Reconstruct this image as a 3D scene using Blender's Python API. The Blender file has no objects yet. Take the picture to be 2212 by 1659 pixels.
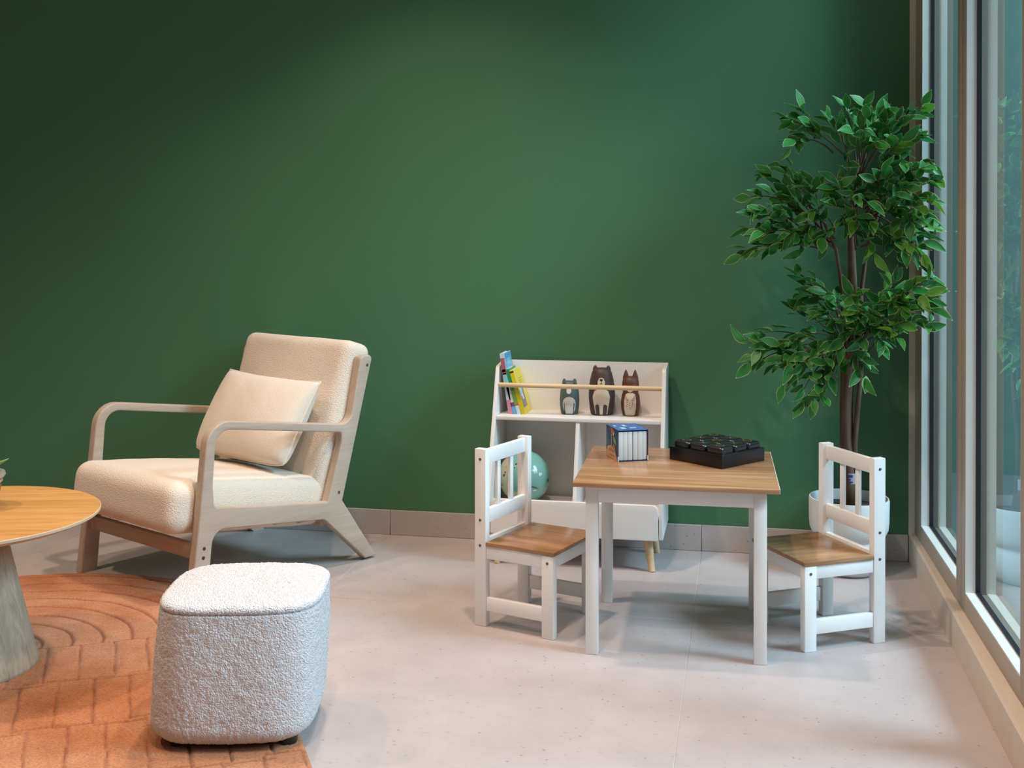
import bpy, bmesh, math, random
import numpy as np
from mathutils import Vector, Matrix, noise

random.seed(7)
scene = bpy.context.scene
C = scene.collection
PI = math.pi
R = math.radians

# ------------------------------------------------------------------ camera
YAW, PITCH, FPX, CY = 0.1964, 0.0071, 2505.867, 522.12
cam_d = bpy.data.cameras.new('camera')
cam = bpy.data.objects.new('camera', cam_d)
C.objects.link(cam)
cam.location = (0, 0, 1.155)
cam.rotation_euler = (PI / 2 - PITCH, 0, YAW)
cam_d.sensor_width = 36
cam_d.lens = 36 * FPX / 2212
cam_d.shift_y = -(829.5 - CY) / 2212
cam_d.clip_start = 0.05
scene.camera = cam

# ------------------------------------------------------------------ colour management, world, lights
vs = scene.view_settings
vs.view_transform = 'Standard'
try:
    vs.look = 'None'
except Exception:
    pass
vs.use_curve_mapping = False
vs.exposure = 0.0
vs.gamma = 1.0

world = bpy.data.worlds.new('world')
scene.world = world
world.use_nodes = True
bg = world.node_tree.nodes['Background']
bg.inputs[0].default_value = (0.50, 0.72, 0.95, 1)
bg.inputs[1].default_value = 0.10


def add_light(kind, name, loc, target, energy, col, **kw):
    d = bpy.data.lights.new(name, kind)
    o = bpy.data.objects.new(name, d)
    C.objects.link(o)
    o.location = loc
    v = Vector(target) - Vector(loc)
    o.rotation_euler = v.to_track_quat('-Z', 'Y').to_euler()
    d.energy = energy
    d.color = col
    for k, val in kw.items():
        setattr(d, k, val)
    return o


DAY = (0.58, 0.84, 1.05)
WARM = (1.0, 0.77, 0.61)
# bright sky above the glazing on the right
add_light('AREA', 'daylight', (6.0, 2.5, 6.0), (-0.6, 3.4, 0.6), 880, DAY, shape='RECTANGLE', size=2.6, size_y=2.0)
add_light('AREA', 'daylight', (6.5, 1.0, 4.0), (-0.6, 3.4, 0.6), 235, DAY, shape='RECTANGLE', size=2.4, size_y=1.6)
# recessed ceiling downlights
for (x, y, e) in ((-2.9, 2.3, 135), (-0.45, 2.75, 100), (-1.1, 3.3, 130), (0.1, 1.4, 66), (-2.2, 2.9, 60), (-0.7, 1.6, 90)):
    add_light('SPOT', 'downlight', (x, y, 2.93), (x, y + 0.02, 0), e, WARM, spot_size=R(100), spot_blend=0.8, shadow_soft_size=0.06)


# ------------------------------------------------------------------ materials
def new_mat(name):
    m = bpy.data.materials.new(name)
    m.use_nodes = True
    nt = m.node_tree
    return m, nt, nt.nodes['Principled BSDF']


def N(nt, kind, **kw):
    n = nt.nodes.new(kind)
    for k, v in kw.items():
        if k in n.inputs.keys():
            n.inputs[k].default_value = v
        else:
            setattr(n, k, v)
    return n


def ramp(nt, fac, stops):
    n = nt.nodes.new('ShaderNodeValToRGB')
    el = n.color_ramp.elements
    while len(el) > 1:
        el.remove(el[0])
    el[0].position = stops[0][0]
    el[0].color = (*stops[0][1], 1)
    for p, c in stops[1:]:
        e = el.new(p)
        e.color = (*c, 1)
    nt.links.new(fac, n.inputs[0])
    return n


def plain(name, col, rough=0.5, spec=0.5, metal=0.0, var=0.03, scale=12, bump=0.0, bscale=200, sheen=0.0):
    """a plain colour with a slight uneven tone"""
    m, nt, b = new_mat(name)
    tc = nt.nodes.new('ShaderNodeTexCoord')
    nz = N(nt, 'ShaderNodeTexNoise', Scale=scale, Detail=3.0)
    nt.links.new(tc.outputs['Object'], nz.inputs['Vector'])
    c0 = tuple(max(0, c * (1 - var)) for c in col)
    c1 = tuple(min(1, c * (1 + var)) for c in col)
    r = ramp(nt, nz.outputs['Fac'], [(0.3, c0), (0.7, c1)])
    nt.links.new(r.outputs[0], b.inputs['Base Color'])
    b.inputs['Roughness'].default_value = rough
    b.inputs['Specular IOR Level'].default_value = spec
    b.inputs['Metallic'].default_value = metal
    if sheen:
        b.inputs['Sheen Weight'].default_value = sheen
    if bump:
        n2 = N(nt, 'ShaderNodeTexNoise', Scale=bscale, Detail=2.0)
        nt.links.new(tc.outputs['Object'], n2.inputs['Vector'])
        bp = N(nt, 'ShaderNodeBump', Strength=bump, Distance=0.002)
        nt.links.new(n2.outputs['Fac'], bp.inputs['Height'])
        nt.links.new(bp.outputs[0], b.inputs['Normal'])
    return m


def wood(name, c_dark, c_light, axis=0, rough=0.4, spec=0.4, scale=1.0, contrast=1.0, fine=0.35):
    m, nt, b = new_mat(name)
    tc = nt.nodes.new('ShaderNodeTexCoord')
    mp = nt.nodes.new('ShaderNodeMapping')
    s = [26 * scale] * 3
    s[axis] = 2.2 * scale
    mp.inputs['Scale'].default_value = s
    nt.links.new(tc.outputs['Object'], mp.inputs[0])
    n1 = N(nt, 'ShaderNodeTexNoise', Scale=1.0, Detail=6.0, Roughness=0.65, Distortion=0.6)
    nt.links.new(mp.outputs[0], n1.inputs['Vector'])
    mid = tuple((a + c) / 2 for a, c in zip(c_dark, c_light))
    r = ramp(nt, n1.outputs['Fac'], [(0.5 - 0.22 / contrast, c_dark), (0.5, mid), (0.5 + 0.2 / contrast, c_light)])
    mp2 = nt.nodes.new('ShaderNodeMapping')
    s2 = [160 * scale] * 3
    s2[axis] = 6 * scale
    mp2.inputs['Scale'].default_value = s2
    nt.links.new(tc.outputs['Object'], mp2.inputs[0])
    n2 = N(nt, 'ShaderNodeTexNoise', Scale=1.0, Detail=3.0)
    nt.links.new(mp2.outputs[0], n2.inputs['Vector'])
    mx = nt.nodes.new('ShaderNodeMix')
    mx.data_type = 'RGBA'
    mx.blend_type = 'MULTIPLY'
    mx.inputs[0].default_value = fine
    nt.links.new(r.outputs[0], mx.inputs[6])
    g = ramp(nt, n2.outputs['Fac'], [(0.35, (0.6, 0.55, 0.5)), (0.6, (1, 1, 1))])
    nt.links.new(g.outputs[0], mx.inputs[7])
    nt.links.new(mx.outputs[2], b.inputs['Base Color'])
    b.inputs['Roughness'].default_value = rough
    b.inputs['Specular IOR Level'].default_value = spec
    return m


def stone(name, base, rough, spec, streak=True):
    m, nt, b = new_mat(name)
    geo = nt.nodes.new('ShaderNodeNewGeometry')
    n1 = N(nt, 'ShaderNodeTexNoise', Scale=5.0, Detail=6.0, Roughness=0.6)
    nt.links.new(geo.outputs['Position'], n1.inputs['Vector'])
    d = tuple(c * 0.90 for c in base)
    l = tuple(min(1, c * 1.07) for c in base)
    r1 = ramp(nt, n1.outputs['Fac'], [(0.3, d), (0.7, l)])
    mp = nt.nodes.new('ShaderNodeMapping')
    mp.inputs['Scale'].default_value = (38, 95, 95)
    nt.links.new(geo.outputs['Position'], mp.inputs[0])
    n2 = N(nt, 'ShaderNodeTexNoise', Scale=1.0, Detail=3.0, Roughness=0.7)
    nt.links.new(mp.outputs[0], n2.inputs['Vector'])
    r2 = ramp(nt, n2.outputs['Fac'], [(0.27, (0.68, 0.66, 0.64)), (0.38, (1, 1, 1)), (0.66, (1, 1, 1)), (0.78, (1.18, 1.16, 1.14))])
    mx = nt.nodes.new('ShaderNodeMix')
    mx.data_type = 'RGBA'
    mx.blend_type = 'MULTIPLY'
    mx.inputs[0].default_value = 1.0
    nt.links.new(r1.outputs[0], mx.inputs[6])
    nt.links.new(r2.outputs[0], mx.inputs[7])
    v = N(nt, 'ShaderNodeTexVoronoi', Scale=26.0)
    nt.links.new(geo.outputs['Position'], v.inputs['Vector'])
    r3 = ramp(nt, v.outputs['Distance'], [(0.03, (0.38, 0.35, 0.34)), (0.11, (1, 1, 1))])
    mx2 = nt.nodes.new('ShaderNodeMix')
    mx2.data_type = 'RGBA'
    mx2.blend_type = 'MULTIPLY'
    mx2.inputs[0].default_value = 0.75
    nt.links.new(mx.outputs[2], mx2.inputs[6])
    nt.links.new(r3.outputs[0], mx2.inputs[7])
    nt.links.new(mx2.outputs[2], b.inputs['Base Color'])
    b.inputs['Roughness'].default_value = rough
    b.inputs['Specular IOR Level'].default_value = spec
    return m


def boucle(name, col, scale, strength, dist=0.003):
    m, nt, b = new_mat(name)
    tc = nt.nodes.new('ShaderNodeTexCoord')
    v = N(nt, 'ShaderNodeTexVoronoi', Scale=scale)
    nt.links.new(tc.outputs['Object'], v.inputs['Vector'])
    nz = N(nt, 'ShaderNodeTexNoise', Scale=scale * 1.7, Detail=3.0)
    nt.links.new(tc.outputs['Object'], nz.inputs['Vector'])
    ad = nt.nodes.new('ShaderNodeMath')
    ad.operation = 'SUBTRACT'
    nt.links.new(nz.outputs['Fac'], ad.inputs[0])
    nt.links.new(v.outputs['Distance'], ad.inputs[1])
    bp = N(nt, 'ShaderNodeBump', Strength=strength, Distance=dist)
    nt.links.new(ad.outputs[0], bp.inputs['Height'])
    nt.links.new(bp.outputs[0], b.inputs['Normal'])
    r = ramp(nt, nz.outputs['Fac'], [(0.3, tuple(c * 0.9 for c in col)), (0.65, col)])
    nt.links.new(r.outputs[0], b.inputs['Base Color'])
    b.inputs['Roughness'].default_value = 0.95
    b.inputs['Specular IOR Level'].default_value = 0.15
    b.inputs['Sheen Weight'].default_value = 0.25
    return m


M = {}
M['wall'] = plain('green_wall_paint', (0.071, 0.190, 0.096), rough=0.62, spec=0.3, var=0.02, scale=3, bump=0.05, bscale=300)
M['pale_wall'] = plain('pale_wall_paint', (0.55, 0.44, 0.33), rough=0.7)
M['ceiling'] = plain('ceiling_paint', (0.75, 0.73, 0.70), rough=0.8)
M['tile'] = stone('pale_stone_tile', (0.475, 0.415, 0.41), 0.42, 0.4)
M['skirting'] = stone('stone_skirting', (0.50, 0.445, 0.425), 0.5, 0.35)
M['grout'] = plain('pale_grout', (0.50, 0.46, 0.45), rough=0.9)
M['kerb'] = plain('kerb_paint', (0.64, 0.54, 0.45), rough=0.55, bump=0.1, bscale=60)
M['trim'] = plain('taupe_trim_paint', (0.66, 0.62, 0.50), rough=0.5)
M['frame'] = plain('window_frame_taupe', (0.40, 0.33, 0.265), rough=0.45, spec=0.4)
M['reveal'] = plain('window_bead_pale', (0.70, 0.72, 0.70), rough=0.4)
M['gasket'] = plain('black_rubber', (0.012, 0.014, 0.02), rough=0.45)
M['white'] = plain('white_paint', (0.88, 0.87, 0.86), rough=0.33, spec=0.45, var=0.015)
M['bookcase'] = plain('white_laminate', (0.82, 0.80, 0.78), rough=0.35, spec=0.45, var=0.01)
M['oak'] = wood('brown_oak_laminate', (0.27, 0.135, 0.062), (0.50, 0.285, 0.155), axis=0, rough=0.24, spec=0.55, scale=0.7, contrast=1.4)
M['oak_y'] = wood('brown_oak_laminate_cross', (0.27, 0.135, 0.062), (0.46, 0.25, 0.13), axis=1, rough=0.28, spec=0.5, scale=0.8)
M['ash'] = wood('whitewashed_ash', (0.43, 0.335, 0.26), (0.54, 0.44, 0.355), axis=0, rough=0.5, spec=0.35, contrast=0.7, fine=0.18)
M['ash_x'] = wood('whitewashed_ash_cross', (0.40, 0.30, 0.225), (0.53, 0.42, 0.33), axis=1, rough=0.5, spec=0.35, contrast=0.7, fine=0.18)
M['pine'] = wood('pale_pine', (0.62, 0.42, 0.22), (0.84, 0.64, 0.40), axis=2, rough=0.45, contrast=0.8)
M['pine_x'] = wood('pale_pine_rod', (0.66, 0.46, 0.25), (0.86, 0.67, 0.43), axis=0, rough=0.45, contrast=0.8)
M['honey'] = wood('honey_oak_veneer', (0.47, 0.22, 0.06), (0.70, 0.38, 0.135), axis=0, rough=0.35, spec=0.45, scale=1.1)
M['grey_oak'] = wood('grey_washed_oak', (0.29, 0.225, 0.16), (0.50, 0.41, 0.31), axis=2, rough=0.55, scale=1.0)
M['edge_band'] = plain('pale_edge_band', (0.55, 0.43, 0.30), rough=0.4)
M['cream'] = boucle('cream_boucle', (0.82, 0.70, 0.58), 260, 0.55, 0.003)
M['pillow'] = boucle('cream_pillow_fabric', (0.80, 0.69, 0.57), 330, 0.4, 0.002)
M['pouf'] = boucle('white_boucle', (0.76, 0.755, 0.78), 260, 0.9, 0.004)
M['black_foot'] = plain('black_plastic_foot', (0.012, 0.012, 0.012), rough=0.5)
M['screw'] = plain('grey_screw_head', (0.16, 0.15, 0.145), rough=0.35, metal=0.7)
M['dark_hole'] = plain('dark_bolt', (0.03, 0.026, 0.024), rough=0.5)
M['pot_white'] = plain('white_planter', (0.74, 0.74, 0.73), rough=0.45)
M['soil'] = plain('dark_soil', (0.035, 0.024, 0.016), rough=0.95, bump=0.8, bscale=90)
M['bark'] = wood('brown_bark', (0.055, 0.028, 0.016), (0.21, 0.12, 0.075), axis=2, rough=0.75, scale=1.6)
M['twig'] = plain('twig_brown', (0.11, 0.065, 0.035), rough=0.7)
M['game'] = plain('black_lacquer', (0.008, 0.007, 0.008), rough=0.35, spec=0.5)
M['game_tile'] = plain('black_gloss_tile', (0.010, 0.010, 0.012), rough=0.30, spec=0.8)
M['gilt'] = plain('faded_gold_print', (0.16, 0.13, 0.065), rough=0.4)
M['bear'] = plain('dark_brown_wood_paint', (0.070, 0.043, 0.038), rough=0.55)
M['teal_grey'] = plain('grey_teal_wood_paint', (0.085, 0.125, 0.125), rough=0.5)
M['russet'] = plain('russet_wood_paint', (0.125, 0.056, 0.036), rough=0.5)
M['cream_paint'] = plain('cream_paint', (0.74, 0.62, 0.49), rough=0.5)
M['pale_paint'] = plain('pale_paint', (0.72, 0.69, 0.65), rough=0.5)
M['ink'] = plain('dark_ink', (0.02, 0.014, 0.012), rough=0.5)
M['red_patch'] = plain('muted_red_paint', (0.25, 0.05, 0.04), rough=0.5)
M['paper'] = plain('white_page_block', (0.66, 0.67, 0.66), rough=0.7)
M['page_gap'] = plain('grey_page_shadow', (0.36, 0.36, 0.36), rough=0.8)
M['navy'] = plain('navy_print', (0.018, 0.032, 0.095), rough=0.28, spec=0.5)
M['blue_print'] = plain('mid_blue_print', (0.05, 0.14, 0.42), rough=0.22, spec=0.6, var=0.35, scale=40)
M['sand_print'] = plain('sand_print', (0.62, 0.36, 0.20), rough=0.4)
M['brown_print'] = plain('brown_print', (0.33, 0.15, 0.085), rough=0.4)
M['green_print'] = plain('leaf_green_print', (0.20, 0.40, 0.06), rough=0.4)
M['giraffe_print'] = plain('grey_green_print', (0.28, 0.33, 0.22), rough=0.4)
M['orange_print'] = plain('orange_print', (0.50, 0.13, 0.04), rough=0.4)
M['yellow_cover'] = plain('yellow_cover', (0.80, 0.62, 0.015), rough=0.3, spec=0.5)
M['green_cover'] = plain('green_cover', (0.02, 0.28, 0.11), rough=0.35)
M['cyan_cover'] = plain('cyan_cover', (0.27, 0.60, 0.70), rough=0.35)
M['sky_cover'] = plain('sky_blue_cover', (0.12, 0.42, 0.68), rough=0.3, var=0.3, scale=30)
M['pink_cover'] = plain('pink_print', (0.62, 0.24, 0.28), rough=0.35)
M['rose_print'] = plain('rose_print', (0.42, 0.13, 0.17), rough=0.35)
M['violet_print'] = plain('violet_print', (0.13, 0.08, 0.24), rough=0.35)
M['pale_cover'] = plain('pale_blue_cover', (0.60, 0.70, 0.78), rough=0.35)
M['grey_print'] = plain('grey_photo_print', (0.22, 0.20, 0.19), rough=0.35, var=0.3, scale=60)
M['olive_print'] = plain('olive_print', (0.46, 0.38, 0.02), rough=0.35)
M['dark_pot'] = plain('dark_brown_glaze', (0.028, 0.016, 0.012), rough=0.12, spec=0.7)
M['silver_rim'] = plain('silvery_rim', (0.52, 0.50, 0.46), rough=0.35, metal=0.6, bump=0.6, bscale=90)
M['sprout'] = plain('pale_green_leaf', (0.20, 0.36, 0.10), rough=0.5)
M['outside_wall'] = plain('outside_wall_render', (0.20, 0.30, 0.27), rough=0.8)
M['outside_floor'] = plain('outside_paving', (0.30, 0.32, 0.32), rough=0.8)
M['tag_paper'] = plain('pale_tag', (0.42, 0.38, 0.50), rough=0.5)
M['purple_ink'] = plain('purple_tag_print', (0.07, 0.045, 0.16), rough=0.5)


def glass_material():
    m = bpy.data.materials.new('window_glass')
    m.use_nodes = True
    nt = m.node_tree
    nt.nodes.clear()
    out = nt.nodes.new('ShaderNodeOutputMaterial')
    mix = nt.nodes.new('ShaderNodeMixShader')
    tr = nt.nodes.new('ShaderNodeBsdfTransparent')
    tr.inputs[0].default_value = (0.86, 0.95, 0.93, 1)
    gl = nt.nodes.new('ShaderNodeBsdfGlossy')
    gl.inputs['Roughness'].default_value = 0.0
    gl.inputs[0].default_value = (0.90, 0.98, 0.97, 1)
    fr = nt.nodes.new('ShaderNodeFresnel')
    # a thin sheet reflects alike from both of its sides
    geo = nt.nodes.new('ShaderNodeNewGeometry')
    io = nt.nodes.new('ShaderNodeMapRange')
    io.inputs['To Min'].default_value = 1.5
    io.inputs['To Max'].default_value = 1 / 1.5
    nt.links.new(geo.outputs['Backfacing'], io.inputs['Value'])
    nt.links.new(io.outputs[0], fr.inputs[0])
    mu = nt.nodes.new('ShaderNodeMath')
    mu.operation = 'MULTIPLY'
    mu.use_clamp = True
    mu.inputs[1].default_value = 1.55
    nt.links.new(fr.outputs[0], mu.inputs[0])
    nt.links.new(mu.outputs[0], mix.inputs[0])
    nt.links.new(tr.outputs[0], mix.inputs[1])
    nt.links.new(gl.outputs[0], mix.inputs[2])
    nt.links.new(mix.outputs[0], out.inputs[0])
    return m


M['glass'] = glass_material()


def leaf_material():
    m, nt, b = new_mat('variegated_leaf')
    at = nt.nodes.new('ShaderNodeAttribute')
    at.attribute_name = 'margin'
    oi = nt.nodes.new('ShaderNodeObjectInfo')
    green = ramp(nt, oi.outputs['Random'], [(0.0, (0.020, 0.140, 0.032)), (0.35, (0.048, 0.260, 0.042)), (0.6, (0.030, 0.180, 0.070)), (0.8, (0.095, 0.33, 0.040)), (1.0, (0.17, 0.44, 0.06))])
    mx = nt.nodes.new('ShaderNodeMix')
    mx.data_type = 'RGBA'
    edge = ramp(nt, at.outputs['Fac'], [(0.45, (0, 0, 0)), (0.85, (1, 1, 1))])
    nt.links.new(edge.outputs[0], mx.inputs[0])
    nt.links.new(green.outputs[0], mx.inputs[6])
    mx.inputs[7].default_value = (0.72, 0.78, 0.36, 1)
    nt.links.new(mx.outputs[2], b.inputs['Base Color'])
    b.inputs['Roughness'].default_value = 0.42
    b.inputs['Specular IOR Level'].default_value = 0.4
    tr = nt.nodes.new('ShaderNodeBsdfTranslucent')
    nt.links.new(mx.outputs[2], tr.inputs[0])
    ms = nt.nodes.new('ShaderNodeMixShader')
    ms.inputs[0].default_value = 0.22
    out = nt.nodes['Material Output']
    nt.links.new(b.outputs[0], ms.inputs[1])
    nt.links.new(tr.outputs[0], ms.inputs[2])
    nt.links.new(ms.outputs[0], out.inputs[0])
    return m


M['leaf'] = leaf_material()


def rug_material():
    m, nt, b = new_mat('rust_wool_pile')
    geo = nt.nodes.new('ShaderNodeNewGeometry')
    n1 = N(nt, 'ShaderNodeTexNoise', Scale=3.2, Detail=5.0, Roughness=0.65)
    nt.links.new(geo.outputs['Position'], n1.inputs['Vector'])
    r1 = ramp(nt, n1.outputs['Fac'], [(0.3, (0.36, 0.125, 0.045)), (0.52, (0.48, 0.20, 0.095)), (0.72, (0.56, 0.27, 0.15))])
    n2 = N(nt, 'ShaderNodeTexNoise', Scale=170.0, Detail=2.0)
    nt.links.new(geo.outputs['Position'], n2.inputs['Vector'])
    r2 = ramp(nt, n2.outputs['Fac'], [(0.3, (0.72, 0.7, 0.68)), (0.6, (1.05, 1.05, 1.05))])
    mx = nt.nodes.new('ShaderNodeMix')
    mx.data_type = 'RGBA'
    mx.blend_type = 'MULTIPLY'
    mx.inputs[0].default_value = 1.0
    nt.links.new(r1.outputs[0], mx.inputs[6])
    nt.links.new(r2.outputs[0], mx.inputs[7])
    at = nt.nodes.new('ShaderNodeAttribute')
    at.attribute_name = 'groove_shade'
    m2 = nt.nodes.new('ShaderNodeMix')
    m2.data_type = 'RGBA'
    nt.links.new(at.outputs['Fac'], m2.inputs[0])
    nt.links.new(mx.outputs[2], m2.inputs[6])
    m2.inputs[7].default_value = (0.16, 0.045, 0.018, 1)  # carved lines: darker pile base, with their shade put into the colour
    nt.links.new(m2.outputs[2], b.inputs['Base Color'])
    bp = N(nt, 'ShaderNodeBump', Strength=0.5, Distance=0.002)
    nt.links.new(n2.outputs['Fac'], bp.inputs['Height'])
    nt.links.new(bp.outputs[0], b.inputs['Normal'])
    b.inputs['Roughness'].default_value = 1.0
    b.inputs['Specular IOR Level'].default_value = 0.1
    b.inputs['Sheen Weight'].default_value = 0.15
    return m


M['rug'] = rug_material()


def globe_material():
    m, nt, b = new_mat('globe_print')
    tc = nt.nodes.new('ShaderNodeTexCoord')
    n1 = N(nt, 'ShaderNodeTexNoise', Scale=7.0, Detail=4.0, Roughness=0.5)
    nt.links.new(tc.outputs['Object'], n1.inputs['Vector'])
    sx = nt.nodes.new('ShaderNodeSeparateXYZ')
    nt.links.new(tc.outputs['Object'], sx.inputs[0])
    ma = nt.nodes.new('ShaderNodeMath')
    ma.operation = 'MULTIPLY_ADD'
    nt.links.new(sx.outputs[0], ma.inputs[0])
    ma.inputs[1].default_value = -3.2
    nt.links.new(n1.outputs['Fac'], ma.inputs[2])
    land = ramp(nt, ma.outputs[0], [(0.55, (0.18, 0.42, 0.37)), (0.575, (0.42, 0.40, 0.25))])
    nt.links.new(land.outputs[0], b.inputs['Base Color'])
    b.inputs['Roughness'].default_value = 0.18
    b.inputs['Specular IOR Level'].default_value = 0.6
    return m


M['globe'] = globe_material()


# ------------------------------------------------------------------ mesh helpers
def link(name, me, mat=None, parent=None, smooth=None):
    o = bpy.data.objects.new(name, me)
    C.objects.link(o)
    if mat is not None:
        for mm in (mat if isinstance(mat, (list, tuple)) else [mat]):
            me.materials.append(mm)
    if parent is not None:
        o.parent = parent
    if smooth:
        sm(me, smooth if smooth is not True else 180)
    return o


def sm(me, ang=180):
    """smooth shading; edges sharper than ang stay sharp"""
    me.polygons.foreach_set('use_smooth', [True] * len(me.polygons))
    if ang < 179:
        bm = bmesh.new()
        bm.from_mesh(me)
        a = R(ang)
        for e in bm.edges:
            if len(e.link_faces) == 2:
                e.smooth = e.calc_face_angle(0) < a
        bm.to_mesh(me)
        bm.free()


def bm_mesh(bm, name):
    me = bpy.data.meshes.new(name)
    bm.to_mesh(me)
    bm.free()
    return me


def box_bm(x0, x1, y0, y1, z0, z1, bevel=0.0, seg=2, bm=None):
    b2 = bmesh.new()
    r = bmesh.ops.create_cube(b2, size=1.0)
    for v in b2.verts:
        v.co = Vector((x0 + (v.co.x + .5) * (x1 - x0), y0 + (v.co.y + .5) * (y1 - y0), z0 + (v.co.z + .5) * (z1 - z0)))
    if bevel > 0:
        bmesh.ops.bevel(b2, geom=list(b2.edges), offset=bevel, segments=seg, affect='EDGES', profile=0.5)
    if bm is None:
        return b2
    me = bpy.data.meshes.new('tmp')
    b2.to_mesh(me)
    b2.free()
    bm.from_mesh(me)
    bpy.data.meshes.remove(me)
    return bm


def box(name, x0, x1, y0, y1, z0, z1, mat, parent=None, bevel=0.002, seg=2):
    return link(name, bm_mesh(box_bm(x0, x1, y0, y1, z0, z1, bevel, seg), name), mat, parent, smooth=40 if bevel else None)


def lathe_me(name, prof, n=48, close=True):
    """prof: list of (r,z)"""
    V, F = [], []
    for r, z in prof:
        for k in range(n):
            a = 2 * PI * k / n
            V.append((r * math.cos(a), r * math.sin(a), z))
    m = len(prof)
    for i in range(m - 1):
        for k in range(n):
            k2 = (k + 1) % n
            F.append((i * n + k, i * n + k2, (i + 1) * n + k2, (i + 1) * n + k))
    if close:
        F.append(tuple(range(n - 1, -1, -1)))
        F.append(tuple((m - 1) * n + k for k in range(n)))
    me = bpy.data.meshes.new(name)
    me.from_pydata(V, [], F)
    return me


def tube_me(name, pts, radii, n=8, caps=True):
    pts = [Vector(p) for p in pts]
    V, F = [], []
    prev = None
    for i, p in enumerate(pts):
        t = (pts[min(i + 1, len(pts) - 1)] - pts[max(i - 1, 0)]).normalized()
        if prev is None:
            a = t.orthogonal().normalized()
        else:
            a = (prev - t * prev.dot(t))
            a = a.normalized() if a.length > 1e-6 else t.orthogonal().normalized()
        prev = a
        b = t.cross(a)
        r = radii[i] if isinstance(radii, (list, tuple)) else radii
        for k in range(n):
            an = 2 * PI * k / n
            V.append(p + a * (r * math.cos(an)) + b * (r * math.sin(an)))
    for i in range(len(pts) - 1):
        for k in range(n):
            k2 = (k + 1) % n
            F.append((i * n + k, i * n + k2, (i + 1) * n + k2, (i + 1) * n + k))
    if caps:
        F.append(tuple(range(n - 1, -1, -1)))
        F.append(tuple((len(pts) - 1) * n + k for k in range(n)))
    me = bpy.data.meshes.new(name)
    me.from_pydata([tuple(v) for v in V], [], F)
    return me


def fillet(pts, seg=6):
    """pts: (x,y,r) polygon corners -> rounded outline"""
    out = []
    n = len(pts)
    for i in range(n):
        p = Vector(pts[i][:2])
        r = pts[i][2] if len(pts[i]) > 2 else 0
        a = Vector(pts[i - 1][:2]) - p
        b = Vector(pts[(i + 1) % n][:2]) - p
        if r <= 0:
            out.append(tuple(p))
            continue
        la, lb = a.length, b.length
        a, b = a / la, b / lb
        ang = a.angle(b)
        t = min(r / math.tan(ang / 2), la * .48, lb * .48)
        rr = t * math.tan(ang / 2)
        bis = (a + b).normalized()
        c = p + bis * (rr / math.sin(ang / 2))
        s0 = p + a * t - c
        s1 = p + b * t - c
        tot = s0.angle_signed(s1) if hasattr(s0, 'angle_signed') else s0.angle(s1)
        a0 = math.atan2(s0.y, s0.x)
        a1 = math.atan2(s1.y, s1.x)
        d = (a1 - a0 + PI) % (2 * PI) - PI
        for k in range(seg + 1):
            th = a0 + d * k / seg
            out.append((c.x + rr * math.cos(th), c.y + rr * math.sin(th)))
    return out


def plate_me(name, outlines, thick, bevel=0.0, bseg=2):
    """flat shape in XY with holes, thickness along Z from 0 to thick"""
    cu = bpy.data.curves.new(name, 'CURVE')
    cu.dimensions = '2D'
    cu.fill_mode = 'BOTH'
    for ol in outlines:
        s = cu.splines.new('POLY')
        s.points.add(len(ol) - 1)
        for i, p in enumerate(ol):
            s.points[i].co = (p[0], p[1], 0, 1)
        s.use_cyclic_u = True
    cu.extrude = thick / 2 - bevel
    cu.bevel_depth = bevel
    cu.bevel_resolution = bseg
    cu.offset = 0.0
    o = bpy.data.objects.new('tmp', cu)
    C.objects.link(o)
    dg = bpy.context.evaluated_depsgraph_get()
    me = bpy.data.meshes.new_from_object(o.evaluated_get(dg))
    bpy.data.objects.remove(o)
    bpy.data.curves.remove(cu)
    for v in me.vertices:
        v.co.z += thick / 2
    bm = bmesh.new()
    bm.from_mesh(me)
    bmesh.ops.remove_doubles(bm, verts=bm.verts, dist=1e-5)
    bm.to_mesh(me)
    bm.free()
    me.name = name
    me.materials.clear()
    return me


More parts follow.
